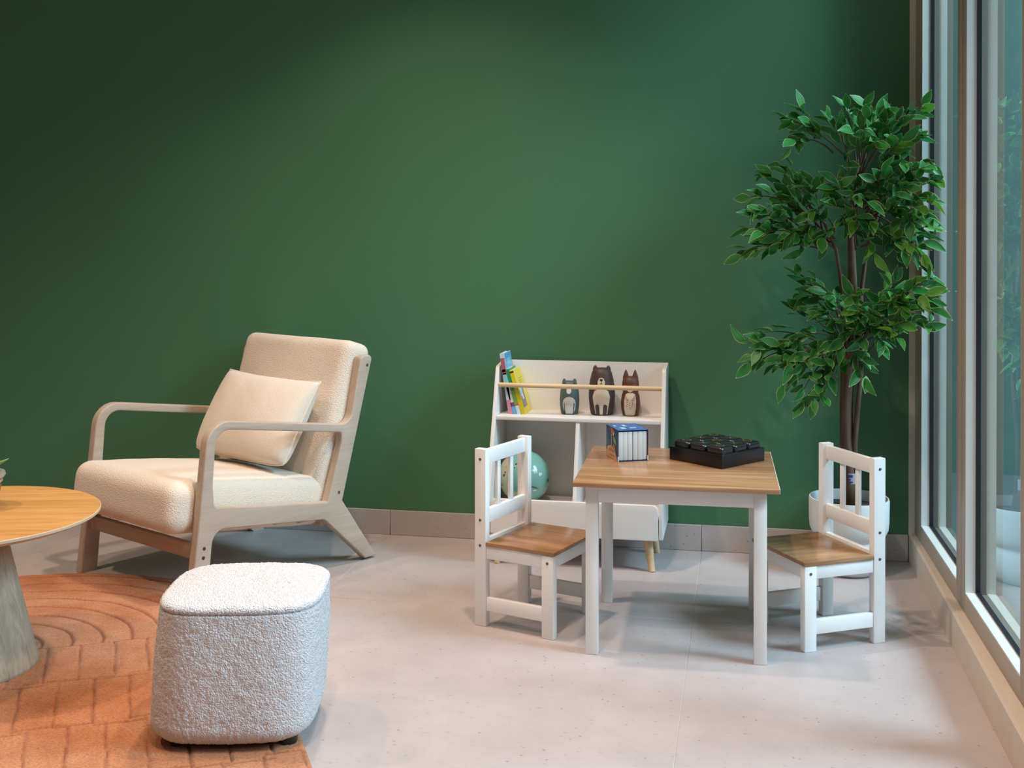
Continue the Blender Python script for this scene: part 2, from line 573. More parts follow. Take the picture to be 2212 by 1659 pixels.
def rbox_me(name, sx, sy, sz, r, n=(24, 24, 10), f=None):
    """rounded box centred at the origin, dense grid, optional deform f(Vector)->Vector"""
    V, F, idx = [], [], {}
    hx, hy, hz = sx / 2, sy / 2, sz / 2

    def grid(h, k):
        # more points near the ends
        return [h * math.sin((-0.5 + i / k) * PI) * 0.5 + h * (-1 + 2 * i / k) * 0.5 for i in range(k + 1)]
    gx, gy, gz = grid(hx, n[0]), grid(hy, n[1]), grid(hz, n[2])

    def vert(x, y, z):
        key = (round(x, 6), round(y, 6), round(z, 6))
        if key in idx:
            return idx[key]
        c = Vector((max(-hx + r, min(hx - r, x)), max(-hy + r, min(hy - r, y)), max(-hz + r, min(hz - r, z))))
        d = Vector((x, y, z)) - c
        p = c + d.normalized() * r if d.length > 1e-9 else Vector((x, y, z))
        if d.length < r and (abs(x) < hx - 1e-9 and abs(y) < hy - 1e-9 and abs(z) < hz - 1e-9):
            p = Vector((x, y, z))
        if f:
            p = f(p)
        idx[key] = len(V)
        V.append(tuple(p))
        return idx[key]
    for (A, B, fix) in ((gx, gy, ('z', hz)), (gx, gy, ('z', -hz)), (gx, gz, ('y', hy)), (gx, gz, ('y', -hy)), (gy, gz, ('x', hx)), (gy, gz, ('x', -hx))):
        ax, val = fix
        for i in range(len(A) - 1):
            for j in range(len(B) - 1):
                q = [(A[i], B[j]), (A[i + 1], B[j]), (A[i + 1], B[j + 1]), (A[i], B[j + 1])]
                if ax == 'z':
                    ids = [vert(a, b, val) for a, b in q]
                    fl = val < 0
                elif ax == 'y':
                    ids = [vert(a, val, b) for a, b in q]
                    fl = val > 0
                else:
                    ids = [vert(val, a, b) for a, b in q]
                    fl = val < 0
                F.append(tuple(reversed(ids)) if fl else tuple(ids))
    me = bpy.data.meshes.new(name)
    me.from_pydata(V, [], F)
    return me


def xform(me, mtx):
    me.transform(mtx)
    return me


def thing(name, label, cat, loc=(0, 0, 0), rz=0.0, group=None):
    o = bpy.data.objects.new(name, None)
    C.objects.link(o)
    o.empty_display_size = 0.05
    o.location = loc
    o.rotation_euler = (0, 0, rz)
    o['label'] = label
    o['category'] = cat
    if group:
        o['group'] = group
    return o


def struct(o):
    o['kind'] = 'structure'
    return o


def dup_tree(o, parent=None):
    c = o.copy()
    C.objects.link(c)
    c.parent = parent
    for ch in list(o.children):
        dup_tree(ch, c)
    return c


# plane maps: XY plate -> XZ plane (thickness toward +Y) etc.
XZ = Matrix(((1, 0, 0, 0), (0, 0, 1, 0), (0, 1, 0, 0), (0, 0, 0, 1)))       # (x,y,z)->(x, z, y)


def plate_xz(name, outlines, thick, mat, parent, y0=0.0, bevel=0.0, ang=40):
    me = plate_me(name, outlines, thick, bevel)
    xform(me, Matrix.Translation((0, y0, 0)) @ XZ)
    me.flip_normals()
    return link(name, me, mat, parent, smooth=ang)


# ------------------------------------------------------------------ the room
YB = 4.275          # back wall
XW = 0.574          # foot of the window kerb
XL = -4.6
YF = -3.0
ZC = 2.95
box_w = lambda name, *a: struct(link(name, bm_mesh(box_bm(*a[:6]), name), a[6]))
wall_back = box_w('wall_back', XL - .2, 0.60, YB, YB + 0.15, 0, ZC, M['wall'])
box_w('wall_left', XL - .15, XL, YF, YB, 0, ZC, M['pale_wall'])
box_w('wall_front', XL - .2, 1.0, YF - .15, YF, 0, ZC, M['pale_wall'])
box_w('ceiling', XL - .2, 1.0, YF, YB + .15, ZC, ZC + .1, M['ceiling'])

# floor: a grout bed with large stone tiles laid on it
floor = struct(link('floor', bm_mesh(box_bm(XL - .2, XW + .06, YF, YB + .01, -0.06, -0.0012), 'floor'), M['grout']))
TW = 1.178
JX = [-0.146 + k * TW for k in range(-4, 2)]
JY = [3.493 + k * TW for k in range(-6, 2)]
g = 0.0011
for i in range(len(JX) - 1):
    for j in range(len(JY) - 1):
        x0, x1 = max(JX[i], XL), min(JX[i + 1], XW + .03)
        y0, y1 = max(JY[j], YF), min(JY[j + 1], YB)
        if x1 - x0 < .02 or y1 - y0 < .02:
            continue
        box('tile', x0 + g, x1 - g, y0 + g, y1 - g, -0.012, 0.0, M['tile'], floor, bevel=0.0008, seg=1)

# stone skirting along the back wall, in lengths that follow the tile joints
base = struct(link('baseboard_back', bm_mesh(box_bm(XL, 0.572, YB - 0.004, YB, 0, 0.0925), 'baseboard_back'), M['grout']))
for i in range(len(JX) - 1):
    x0, x1 = max(JX[i], XL), min(JX[i + 1], 0.572)
    if x1 > x0:
        box('skirting_tile', x0 + .0008, x1 - .0008, YB - 0.012, YB - 0.003, 0.0005, 0.0944, M['skirting'], base, bevel=0.0012, seg=1)

# kerb under the glazing
WX = lambda y: 0.6105 + (2.9 - y) * 0.0125        # room face of the window frames
kb = bmesh.new()
prof = [(XW, 0.0), (XW, 0.096), (XW + .006, 0.102), (0.70, 0.102), (0.70, -.06), (XW, -.06)]
ys = [YF, 0, 2.0, 2.9, 3.6, YB]
rows = []
for y in ys:
    rows.append([kb.verts.new((px, y, pz)) for px, pz in prof])
for a, b in zip(rows[:-1], rows[1:]):
    for k in range(len(prof)):
        k2 = (k + 1) % len(prof)
        kb.faces.new((a[k], a[k2], b[k2], b[k]))
kb.faces.new(rows[0])
kb.faces.new(list(reversed(rows[-1])))
bmesh.ops.recalc_face_normals(kb, faces=kb.faces)
struct(link('trim_1', bm_mesh(kb, 'trim_1'), M['kerb']))

struct(link('trim_2', bm_mesh(box_bm(0.5735, 0.602, YB - .010, YB, 0.094, 2.62, .001), 'trim_2'), M['trim']))

# window lintel, above the frame of the picture
struct(link('wall_right', bm_mesh(box_bm(0.57, 0.85, YF, YB, 2.62, ZC), 'wall_right'), M['pale_wall']))


def win(name, y0, y1, fr0, fr1, z0=0.157, z1=2.55, zb=0.102):
    """glazed unit: clear opening y0..y1, frame bars fr0 (far side) and fr1 (near side) wide"""
    ym = (y0 + y1) / 2
    root = bpy.data.objects.new(name, None)
    C.objects.link(root)
    root.location = (WX(ym), ym, 0)
    root.rotation_euler = (0, 0, math.atan(0.0125))
    struct(root)
    a, b = y0 - ym, y1 - ym
    D = 0.10
    box('frame_bar', 0, D, a - fr1, a, zb, z1 + .07, M['frame'], root, bevel=.0015)
    if fr0:
        box('frame_bar', 0, D, b, b + fr0, zb, z1 + .07, M['frame'], root, bevel=.0015)
    box('frame_bar', 0, D, a, b, zb, z0, M['frame'], root, bevel=.0015)
    box('frame_bar', 0, D, a, b, z1, z1 + .07, M['frame'], root, bevel=.0015)
    # pale glazing bead, then black gasket, then glass
    bd = 0.004
    for nm, m, xa, xb, t in (('glazing_bead', 'reveal', 0.001, 0.027, bd), ('gasket', 'gasket', 0.027, 0.0400, bd + .003)):
        box(nm, xa, xb, b - t, b, z0, z1, M[m], root, bevel=0)
        box(nm, xa, xb, a, a + t, z0, z1, M[m], root, bevel=0)
        box(nm, xa, xb, a + t, b - t, z0, z0 + t, M[m], root, bevel=0)
        box(nm, xa, xb, a + t, b - t, z1 - t, z1, M[m], root, bevel=0)
    p = bmesh.new()
    vs_ = [p.verts.new(c) for c in ((.041, a, z0), (.041, b, z0), (.041, b, z1), (.041, a, z1))]
    p.faces.new(vs_)
    link('pane', bm_mesh(p, 'pane'), M['glass'], root)
    return root


win('window_1', 3.512, 4.135, 0.136, 0.061)
win('window_2', 2.772, 3.390, 0.061, 0.06)
win('window_3', 0.30, 2.652, 0.06, 0.06)
win('window_4', -2.2, 0.18, 0.06, 0.06)

# outside: paving and a neighbouring wall seen through the glass
struct(link('ground', bm_mesh(box_bm(0.72, 9, -4, 9, -.25, -.10), 'ground'), M['outside_floor']))
nb = thing('outside_wall', 'dim grey green wall outside beyond the far window panes', 'wall', (0, 0, 0))
box('wall_slab', 0.72, 7.0, 6.4, 6.6, -.1, 5.0, M['outside_wall'], nb, bevel=0)


# ------------------------------------------------------------------ rug (arch shaped, carved pile)
def make_rug():
    c2, c1 = -0.328, -3.47          # centre of the arch in rug coordinates (e2, e1)
    e1 = np.array([0.5, -0.8660254])
    e2 = np.array([0.8660254, 0.5])
    HW = 0.722                      # half width
    L0, L1 = -3.47 - 0.75, -1.55
    st = 0.0042
    u = np.arange(-HW - .03, HW + .03, st)
    v = np.arange(L0, L1, st)
    U, Vv = np.meshgrid(u, v, indexing='ij')      # U: across (e2 rel), Vv: along e1
    rng = np.random.default_rng(3)

    def wob(x, y, k, a):
        return a * np.sin(x * k + 1.3 * np.sin(y * k * .37)) * np.cos(y * k * .81 + 0.7)
    Uw = U + wob(U, Vv, 35, .0022) + wob(Vv, U, 90, .0010)
    Vw = Vv + wob(Vv, U, 30, .0035) + wob(U, Vv, 75, .0015)
    rad = np.hypot(Uw, Vw - c1)
    arch = Vw < -3.432
    d = np.full(U.shape, 1.0)
    # arcs
    for k in range(-2, 7):
        rr = 0.204 + .08 * k
        d = np.where(arch, np.minimum(d, np.abs(rad - rr)), d)
    rowe = [-3.432, -3.163, -2.872, -2.565, -2.28, -1.99, -1.70]
    offs = [0.056, 0.008, 0.041, 0.018, 0.06, 0.03, 0.0]
    P = 0.0865
    for i in range(len(rowe) - 1):
        # every other block ends a little further on
        col = np.floor((Uw - offs[i]) / P)
        jag = np.where(np.mod(col, 3) == 0, .012, np.where(np.mod(col, 3) == 1, -.010, 0.0))
        inrow = (Vw >= rowe[i]) & (Vw < rowe[i + 1])
        dc = np.abs(np.mod(Uw - offs[i] + P / 2, P) - P / 2)
        strength = 0.55 + .45 * np.sin(col * 2.4 + i * 1.7)
        dc = dc + (1 - strength) * .004
        d = np.where(inrow & ~arch, np.minimum(d, dc), d)
        dr = np.abs(Vw - rowe[i] - jag * (i > 0))
        d = np.minimum(d, dr + .0015)
        dr2 = np.abs(Vw - rowe[i + 1] - jag)
        d = np.where(~arch, np.minimum(d, dr2 + .0015), d)
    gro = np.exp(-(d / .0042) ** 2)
    # edge falloff
    radt = np.hypot(U, Vv - c1)
    dist_edge = np.where(Vv < c1, HW - radt, HW - np.abs(U))
    dist_edge = np.minimum(dist_edge, L1 - Vv)
    h = 0.0125
    z = h - .0065 * gro
    z = z * np.clip(dist_edge / .007, 0, 1) ** .5
    nz = np.array(rng.normal(0, .00035, U.shape))
    z = np.maximum(z + nz * (z > .003), 0.0002)
    keep = dist_edge > -st * 1.0
    idx = -np.ones(U.shape, int)
    idx[keep] = np.arange(keep.sum())
    E1 = Vv
    E2 = U + c2
    X = E1 * e1[0] + E2 * e2[0]
    Y = E1 * e1[1] + E2 * e2[1]
    verts = np.stack([X[keep], Y[keep], z[keep]], 1)
    q = np.stack([idx[:-1, :-1], idx[1:, :-1], idx[1:, 1:], idx[:-1, 1:]], -1).reshape(-1, 4)
    q = q[(q >= 0).all(1)]
    me = bpy.data.meshes.new('rug')
    me.vertices.add(len(verts))
    me.vertices.foreach_set('co', verts.ravel())
    me.loops.add(q.size)
    me.loops.foreach_set('vertex_index', q.ravel())
    me.polygons.add(len(q))
    me.polygons.foreach_set('loop_start', np.arange(0, q.size, 4))
    me.polygons.foreach_set('loop_total', np.full(len(q), 4))
    me.update(calc_edges=True)
    at = me.attributes.new('groove_shade', 'FLOAT', 'POINT')
    at.data.foreach_set('value', (gro[keep] * .75).astype(np.float32))  # how far the painted groove shade darkens the pile
    me.validate()
    if me.polygons[0].normal.z < 0:
        me.flip_normals()
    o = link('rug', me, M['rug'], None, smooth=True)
    o['label'] = 'rust orange arch shaped rug with carved arcs and block lines'
    o['category'] = 'rug'
    return o


make_rug()


# ------------------------------------------------------------------ armchair
def make_armchair():
    yaw = math.atan2(.881, .474)
    t = thing('armchair', 'cream boucle lounge armchair with pale wooden open frame by the green wall', 'armchair', (-1.619, 3.332, 0), yaw)
    outl = fillet([(-.063, 0, .004), (-.030, .27, 0), (.004, .571, .075), (.32, .5245, 0), (.592, .484, .05), (.644, .718, .012), (.690, .720, .010), (.547, .230, .006),
                   (.711, 0, .006), (.664, 0, .006), (.474, .184, .035), (.25, .211, 0), (.012, .240, .05), (-.011, 0, .004)])
    hole = fillet([(.025, .551, .055), (.553, .471, .014), (.553, .43, .06), (.489, .2315, .008), (.25, .264, 0), (.016, .298, .022), (.011, .37, 0)])

    def side(v0, zcut):
        ol = [(a, max(b, zcut)) for a, b in outl]
        me = plate_me('side_frame', [ol, hole], .034, .005, 3)
        xform(me, Matrix.Translation((0, v0, 0)) @ XZ)
        me.flip_normals()
        return link('side_frame', me, M['ash'], t, smooth=35)
    s1 = side(0.0, 0.0118)
    s2 = side(0.626, 0.0)
    # bolts on the near side frame
    for (uu, zz, mm) in ((-.018, .183, 'dark_hole'), (-.021, .155, 'dark_hole'), (.668, .690, 'screw'), (.535, .262, 'screw')):
        me = lathe_me('bolt', [(.0055, 0), (.0055, .0012), (.004, .0018)], 14)
        xform(me, Matrix.Translation((uu, .0003, zz)) @ Matrix.Rotation(PI / 2, 4, 'X'))
        link('bolt', me, M[mm], s1, smooth=40)
    # cross rails
    for nm, u0, u1, z0, z1 in (('front_rail', -.028, -.006, .143, .190), ('rear_rail', .478, .500, .150, .200), ('back_rail', .640, .660, .60, .65)):
        me = bm_mesh(box_bm(u0, u1, .032, .628, z0, z1, .003), nm)
        link(nm, me, M['ash_x'], t, smooth=40)
    for k in range(4):
        u0 = .07 + k * .105
        zz = .243 - .137 * u0
        link('seat_slat', bm_mesh(box_bm(u0, u0 + .05, .033, .627, zz - .012, zz, .002), 'seat_slat'), M['ash_x'], t, smooth=40)
    # seat cushion, sloping back
    Ls, Ws, Ts = .648, .578, .165

    def fs(p):
        x, y, z = p
        e = (1 - (2 * x / Ls) ** 2) * (1 - (2 * y / Ws) ** 2)
        if z > 0:
            z += .020 * max(e, 0)
        y *= 1 + .012 * (1 - (2 * z / Ts) ** 2)
        x *= 1 + .008 * (1 - (2 * z / Ts) ** 2)
        nn = noise.noise(Vector((x * 9, y * 9, z * 9 + 3)))
        return Vector((x, y + nn * .002, z + nn * .003))
    me = rbox_me('seat_cushion', Ls, Ws, Ts, .048, (34, 32, 14), fs)
    ang = math.atan(.137)
    xform(me, Matrix.Translation((.212, .332, .268)) @ Matrix.Rotation(ang, 4, 'Y'))
    link('seat_cushion', me, M['cream'], t, smooth=True)
    # back cushion along the rear posts
    Hb, Wb, Tb = .600, .586, .124

    def fb(p):
        x, y, z = p      # x thickness, y across, z height
        e = (1 - (2 * z / Hb) ** 2) * (1 - (2 * y / Wb) ** 2)
        if x < 0:
            x -= .022 * max(e, 0)
        y *= 1 + .012 * (1 - (2 * x / Tb) ** 2)
        nn = noise.noise(Vector((x * 9 + 7, y * 9, z * 9)))
        return Vector((x + nn * .003, y, z + nn * .002))
    me = rbox_me('back_cushion', Tb, Wb, Hb, .036, (12, 32, 34), fb)
    rec = math.atan2(.142, .48)
    xform(me, Matrix.Translation((.596, .334, .478)) @ Matrix.Rotation(rec, 4, 'Y'))
    link('back_cushion', me, M['cream'], t, smooth=True)
    return t


arm = make_armchair()
bpy.context.view_layer.update()
AM = arm.matrix_world.copy()


def make_pillow():
    W, Hh, T = .478, .325, .165
    nx, ny = 44, 32
    V, F = [], []
    for s in (1, -1):
        for i in range(nx + 1):
            for j in range(ny + 1):
                a, b = -1 + 2 * i / nx, -1 + 2 * j / ny
                # edges pulled in between the pointed corners
                x = a * W / 2 * (1 - .05 * (1 - b * b) ** 0.8 * abs(a) ** 3 - (.06 if b < 0 else .012) * abs(a) ** 5 * abs(b) ** 5)
                z = b * Hh / 2 * (1 - (.085 if b > 0 else .03) * (1 - a * a) ** 0.8 * abs(b) ** 3 - (.09 if b < 0 else .012) * abs(a) ** 5 * abs(b) ** 5)
                th = max(0, (1 - a * a)) ** .42 * max(0, (1 - b * b)) ** .42
                y = s * T / 2 * th
                if s > 0:
                    y += th * (.004 * noise.noise(Vector((x * 9, z * 8, 2.0))) + .0010 * noise.noise(Vector((x * 30 + z * 25, z * 18, 5.0))))
                else:
                    y += th * (.004 * noise.noise(Vector((x * 9, z * 8, 9.0))) + .0010 * noise.noise(Vector((x * 30 + z * 25, z * 18, 7.0))) + .0025 * math.sin(16 * a + 9 * b) * max(0, b) ** 2 * max(0, .6 - abs(a)))
                V.append((x, y, z))
    off = (nx + 1) * (ny + 1)
    for s in (0, 1):
        for i in range(nx):
            for j in range(ny):
                q = [s * off + i * (ny + 1) + j, s * off + (i + 1) * (ny + 1) + j, s * off + (i + 1) * (ny + 1) + j + 1, s * off + i * (ny + 1) + j + 1]
                F.append(tuple(q) if s else tuple(reversed(q)))
    me = bpy.data.meshes.new('cushion_cover')
    me.from_pydata(V, [], F)
    bm = bmesh.new()
    bm.from_mesh(me)
    bmesh.ops.remove_doubles(bm, verts=bm.verts, dist=1e-5)
    bmesh.ops.recalc_face_normals(bm, faces=bm.faces)
    bm.to_mesh(me)
    bm.free()
    t = thing('throw_pillow', 'cream oblong throw pillow with pointed corners leaning inside the armchair', 'pillow')
    # pillow axes in chair frame: x (width) = across, z (height) = leaning, y = thickness toward the back
    b0 = Vector((.335, .302, .370))
    top = Vector((.500, .305, .645))
    up = (top - b0).normalized()
    acr = Vector((.06, -1, -.02)).normalized()
    acr = (acr - up * acr.dot(up)).normalized()
    th = up.cross(acr)
    mt = Matrix(((acr.x, th.x, up.x, 0), (acr.y, th.y, up.y, 0), (acr.z, th.z, up.z, 0), (0, 0, 0, 1)))
    cen = (b0 + top) / 2
    t.matrix_world = AM @ Matrix.Translation(cen) @ mt
    link('cover', me, M['pillow'], t, smooth=True)
    # seam piping round the edge
    pts = []
    n = 96
    for k in range(n):
        s = k / n * 4
        side, f = int(s), s - int(s)
        a, b = [(-1 + 2 * f, -1), (1, -1 + 2 * f), (1 - 2 * f, 1), (-1, 1 - 2 * f)][side]
        x = a * W / 2 * (1 - .05 * (1 - b * b) ** 0.8 * abs(a) ** 3 - (.06 if b < 0 else .012) * abs(a) ** 5 * abs(b) ** 5)
        z = b * Hh / 2 * (1 - (.085 if b > 0 else .03) * (1 - a * a) ** 0.8 * abs(b) ** 3 - (.09 if b < 0 else .012) * abs(a) ** 5 * abs(b) ** 5)
        pts.append((x, 0, z))
    pts.append(pts[0])
    link('seam', tube_me('seam', pts, .0032, 6, caps=False), M['pillow'], t, smooth=True)
    return t


make_pillow()


# ------------------------------------------------------------------ ottoman
def make_ottoman():
    ang = R(13)
    t = thing('ottoman', 'white boucle square ottoman with rounded corners on the rug edge', 'ottoman', (-1.146, 2.538, 0.0125), ang)
    W, D, Hh = .366, .356, .305

    def outline(n, w, d, p=3.6):
        o = []
        for k in range(n):
            a = 2 * PI * k / n
            c, s = math.cos(a), math.sin(a)
            o.append((w / 2 * math.copysign(abs(c) ** (2 / p), c), d / 2 * math.copysign(abs(s) ** (2 / p), s)))
        # even spacing
        o.append(o[0])
        L = [0]
        for a, b in zip(o[:-1], o[1:]):
            L.append(L[-1] + math.dist(a, b))
        out, j = [], 0
        for k in range(n):
            s = L[-1] * k / n
            while L[j + 1] < s:
                j += 1
            f = (s - L[j]) / max(1e-9, L[j + 1] - L[j])
            out.append((o[j][0] + f * (o[j + 1][0] - o[j][0]), o[j][1] + f * (o[j + 1][1] - o[j][1])))
        return out

    LEAN = math.tan(R(3.6))

    def nub(p, k=185, a=.0034):
        d1 = noise.voronoi(Vector(p) * k)[0][0]
        return a * (0.6 - d1) + .0012 * noise.noise(Vector(p) * 40)

    def skin(name, rings, n, capb, capt):
        V, F = [], []
        for (w, d, z, p) in rings:
            for (x, y) in outline(n, w, d, p):
                V.append(Vector((x, y, z)))
        m = len(rings)
        for i in range(m - 1):
            for k in range(n):
                k2 = (k + 1) % n
                F.append((i * n + k, i * n + k2, (i + 1) * n + k2, (i + 1) * n + k))
        if capb:
            F.append(tuple(range(n - 1, -1, -1)))
        if capt:
            F.append(tuple((m - 1) * n + k for k in range(n)))
        me = bpy.data.meshes.new(name)
        me.from_pydata([tuple(v) for v in V], [], F)
        nr = [Vector(v.normal) for v in me.vertices]
        for v, q in zip(me.vertices, nr):
            v.co = v.co + q * nub(v.co)
            v.co.x += LEAN * (v.co.z - .15)
        return me
    n = 440
    rings = []
    zb, zt = .010, .304
    for k in range(9):
        th = k / 8 * PI / 2
        rr = .045
        w = W + .008 - 2 * rr * (1 - math.sin(th))
        rings.append((w, w * D / W, zb + rr * (1 - math.cos(th)), 3.8))
    nn = 84
    for k in range(1, nn):
        f = k / nn
        w = W + .006 * math.sin(PI * f) + .008 * (1 - f)
        rings.append((w, w * D / W, zb + .045 + f * (zt - zb - .045), 3.8))
    rings.append((W - .010, D - .010, zt + .002, 3.8))
    rings.append((W - .10, D - .10, zt + .003, 3.8))
    side = link('side_cover', skin('side_cover', rings, n, True, True), M['pouf'], t, smooth=True)
    top = [(W - .022, D - .022, zt - .002, 3.8), (W - .004, D - .004, zt + .002, 3.8), (W + .002, D + .002, zt + .008, 3.8), (W - .006, D - .006, zt + .015, 3.7)]
    k = 0
    w = W - .010
    while w > .02:
        w -= .0075
        f = 1 - w / (W - .010)
        top.append((w, w * D / W, zt + .0175 + .017 * (1 - (1 - min(1, f * 1.25)) ** 2), 3.6 - 1.2 * f))
    link('top_pad', skin('top_pad', top, n, True, True), M['pouf'], t, smooth=True)
    for sx in (-1, 1):
        for sy in (-1, 1):
            me = lathe_me('foot', [(.019, 0), (.021, .006), (.021, .02)], 20)
            xform(me, Matrix.Translation((sx * .122, sy * .116, 0)))
            link('foot', me, M['black_foot'], t, smooth=40)
    return t


make_ottoman()


# ------------------------------------------------------------------ coffee table with a small potted plant
def make_coffee_table():
    t = thing('coffee_table', 'round honey oak coffee table on a grey washed cone pedestal', 'table', (-2.014, 2.706, 0.0125), R(14))
    H0 = .4165 - .0125
    RR = .345
    top = lathe_me('table_top', [(RR - .004, H0 - .0045), (RR - .0012, H0 - .002), (RR - .002, H0)], 128)
    link('table_top', top, M['honey'], t, smooth=30)
    e = lathe_me('edge_band', [(RR - .032, H0 - .022), (RR - .004, H0 - .011), (RR, H0 - .008), (RR + .0003, H0 - .0016), (RR - .0015, H0 - .0006), (RR - .010, H0 - .0030)], 128, close=False)
    link('edge_band', e, M['edge_band'], t, smooth=30)
    u = lathe_me('under_panel', [(.10, H0 - .022), (RR - .032, H0 - .022), (RR - .03, H0 - .005)], 96)
    link('under_panel', u, M['grey_oak'], t, smooth=30)
    p = lathe_me('pedestal', [(.1845, 0), (.186, .004), (.186, .010), (.181, .03), (.099, H0 - .021)], 96)
    link('pedestal', p, M['grey_oak'], t, smooth=30)
    return t


make_coffee_table()


def make_small_pot():
    t = thing('potted_sprout', 'small dark glazed pot with silvery rim and green sprout on coffee table', 'potted plant', (-2.026, 2.775, .4167))
    pr = [(.036, 0), (.044, .004), (.056, .022), (.064, .045), (.067, .066), (.068, .080), (.064, .081), (.060, .07)]
    link('pot', lathe_me('pot', pr, 48), M['dark_pot'], t, smooth=60)
    link('rim', lathe_me('rim', [(.062, .083), (.072, .0795), (.077, .086), (.075, .094), (.066, .097), (.060, .090), (.062, .083)], 48, close=False), M['silver_rim'], t, smooth=True)
    link('collar', lathe_me('collar', [(.0665, .067), (.0695, .069), (.0695, .074), (.067, .077)], 48, close=False), M['silver_rim'], t, smooth=True)
    link('soil', lathe_me('soil', [(.0, .080), (.062, .082), (.062, .084), (0, .088)], 24, close=False), M['soil'], t, smooth=True)
    random.seed(5)
    for k in range(16):
        a = 2 * PI * k / 16 + random.uniform(-.2, .2)
        r0 = random.uniform(.005, .03)
        L = random.uniform(.05, .085)
        lean = random.uniform(.45, 1.0)
        pts = [(r0 * math.cos(a), r0 * math.sin(a), .084)]
        for q in (.33, .66, 1):
            rr = r0 + lean * L * q
            pts.append((rr * math.cos(a), rr * math.sin(a), .084 + L * q * (1 - .35 * q * lean)))
        me = tube_me('sprout_leaf', pts, [.003, .006, .0045, .0008], 6)
        link('sprout_leaf', me, M['sprout'], t, smooth=True)
    # a low leaf that hangs over the rim to the right
    me = tube_me('sprout_leaf', [(.01, 0, .086), (.035, .004, .104), (.058, .006, .115), (.0735, .008, .126)], [.003, .006, .0055, .0008], 6)
    link('sprout_leaf', me, M['sprout'], t, smooth=True)
    return t


make_small_pot()


# ------------------------------------------------------------------ children's table and chairs
def make_kids_table():
    W, D, Hh, th, i, l = .5506, .5517, .478, .0125, .032, .034
    t = thing('kids_table', 'white square kids table with brown oak top', 'table', (-.4533, 3.1211, 0), .0238)
    tt = box('table_top', 0, W, 0, D, Hh - th, Hh, M['oak'], t, bevel=.0015)
    box('edge_sheen', W - .0002, W + .0012, .002, D - .002, Hh - th + .001, Hh - .0005, M['pale_paint'], tt, bevel=0)  # cool light catching the right edge, put in as a pale strip
    for x in (i, W - i - l):
        for y in (i, D - i - l):
            lg = box('leg', x, x + l, y, y + l, 0, Hh - th, M['white'], t, bevel=.002)
    ap = .046
    a0 = Hh - th - ap
    for nm, b in (('apron', (i + l, W - i - l, i + .003, i + .017)), ('apron', (i + l, W - i - l, D - i - .017, D - i - .003)), ('apron', (i + .003, i + .017, i + l, D - i - l)), ('apron', (W - i - .017, W - i - .003, i + l, D - i - l))):
        box(nm, b[0], b[1], b[2], b[3], a0, Hh - th, M['white'], t, bevel=.001)
    me = lathe_me('bolt', [(.006, 0), (.006, .003), (.004, .004)], 14)
    xform(me, Matrix.Translation((W - i - .020, D - i - l, .35)) @ Matrix.Rotation(PI / 2, 4, 'X'))
    link('bolt', me, M['dark_hole'], t)
    return t


make_kids_table()


def make_kids_chair(name, label, origin, ang, s):
    """local x: back to front, local y*s: across, from the near side to the far side"""
    t = thing(name, label, 'chair', (origin[0], origin[1], 0), ang, "kids chairs at the table")
    cw, cd, ch, cs = .2745, .2633, .5213, .2496
    a, b = .038, .024
    W = M['white']

    def B(nm, x0, x1, y0, y1, z0, z1, mat=W, parent=t, bev=.0022):
        ya, yb = sorted((y0 * s, y1 * s))
        return box(nm, x0, x1, ya, yb, z0, z1, mat, parent, bevel=bev)
    legs = []
    for y0 in (0, cw - b):
        legs.append(B('rear_leg', 0, a, y0, y0 + b, 0, ch))
        legs.append(B('front_leg', cd - a, cd, y0, y0 + b, 0, cs - .012))
    th = .012
    B('seat', a + .0005, cd + .003, -.002, cw + .002, cs - th, cs, M['oak'], t, .002)
    xm = a / 2
    B('top_rail', xm - .007, xm + .010, b, cw - b, .474, .516)
    B('lower_rail', xm - .007, xm + .010, b, cw - b, .298, .340)
    for f in (1 / 3, 2 / 3):
        yc = b + (cw - 2 * b) * f
        B('slat', xm - .004, xm + .006, yc - .009, yc + .009, .340, .474, bev=.0015)
    B('rear_apron', xm - .006, xm + .010, b, cw - b, .212, .254)
    for y0 in (.003, cw - .003 - .016):
        B('side_apron', a, cd - a, y0, y0 + .016, .200, cs - th)
        B('stretcher', a, cd - a, y0, y0 + .016, .046, .087)
    B('front_apron', cd - .021, cd - .005, b, cw - b, .200, cs - th)
    for (x, z, lg) in ((.019, .491, 0), (.019, .312, 0), (.019, .237, 0), (cd - .019, .216, 1)):
        me = lathe_me('screw', [(.0042, 0), (.0042, .0008), (.0030, .0016)], 12)
        rot = Matrix.Rotation(PI / 2 if s > 0 else -PI / 2, 4, 'X')
        xform(me, Matrix.Translation((x, -.0003 * s, z)) @ rot)
        link('screw', me, M['screw'], legs[lg], smooth=40)
    return t


make_kids_chair('kids_chair', 'white kids chair with brown seat in front of the bookcase', (-.7748, 3.3286), -.336, 1)
make_kids_chair('kids_chair', 'white kids chair with brown seat in front of the ficus planter', (.3966, 3.4119), 3.6669, -1)


# ------------------------------------------------------------------ bookcase
BX0, BX1 = -.880, -.265
BYB = 4.255
SH = .501


def byf(z):
    return 3.957 if z <= .235 else 3.957 + (z - .235) * .378


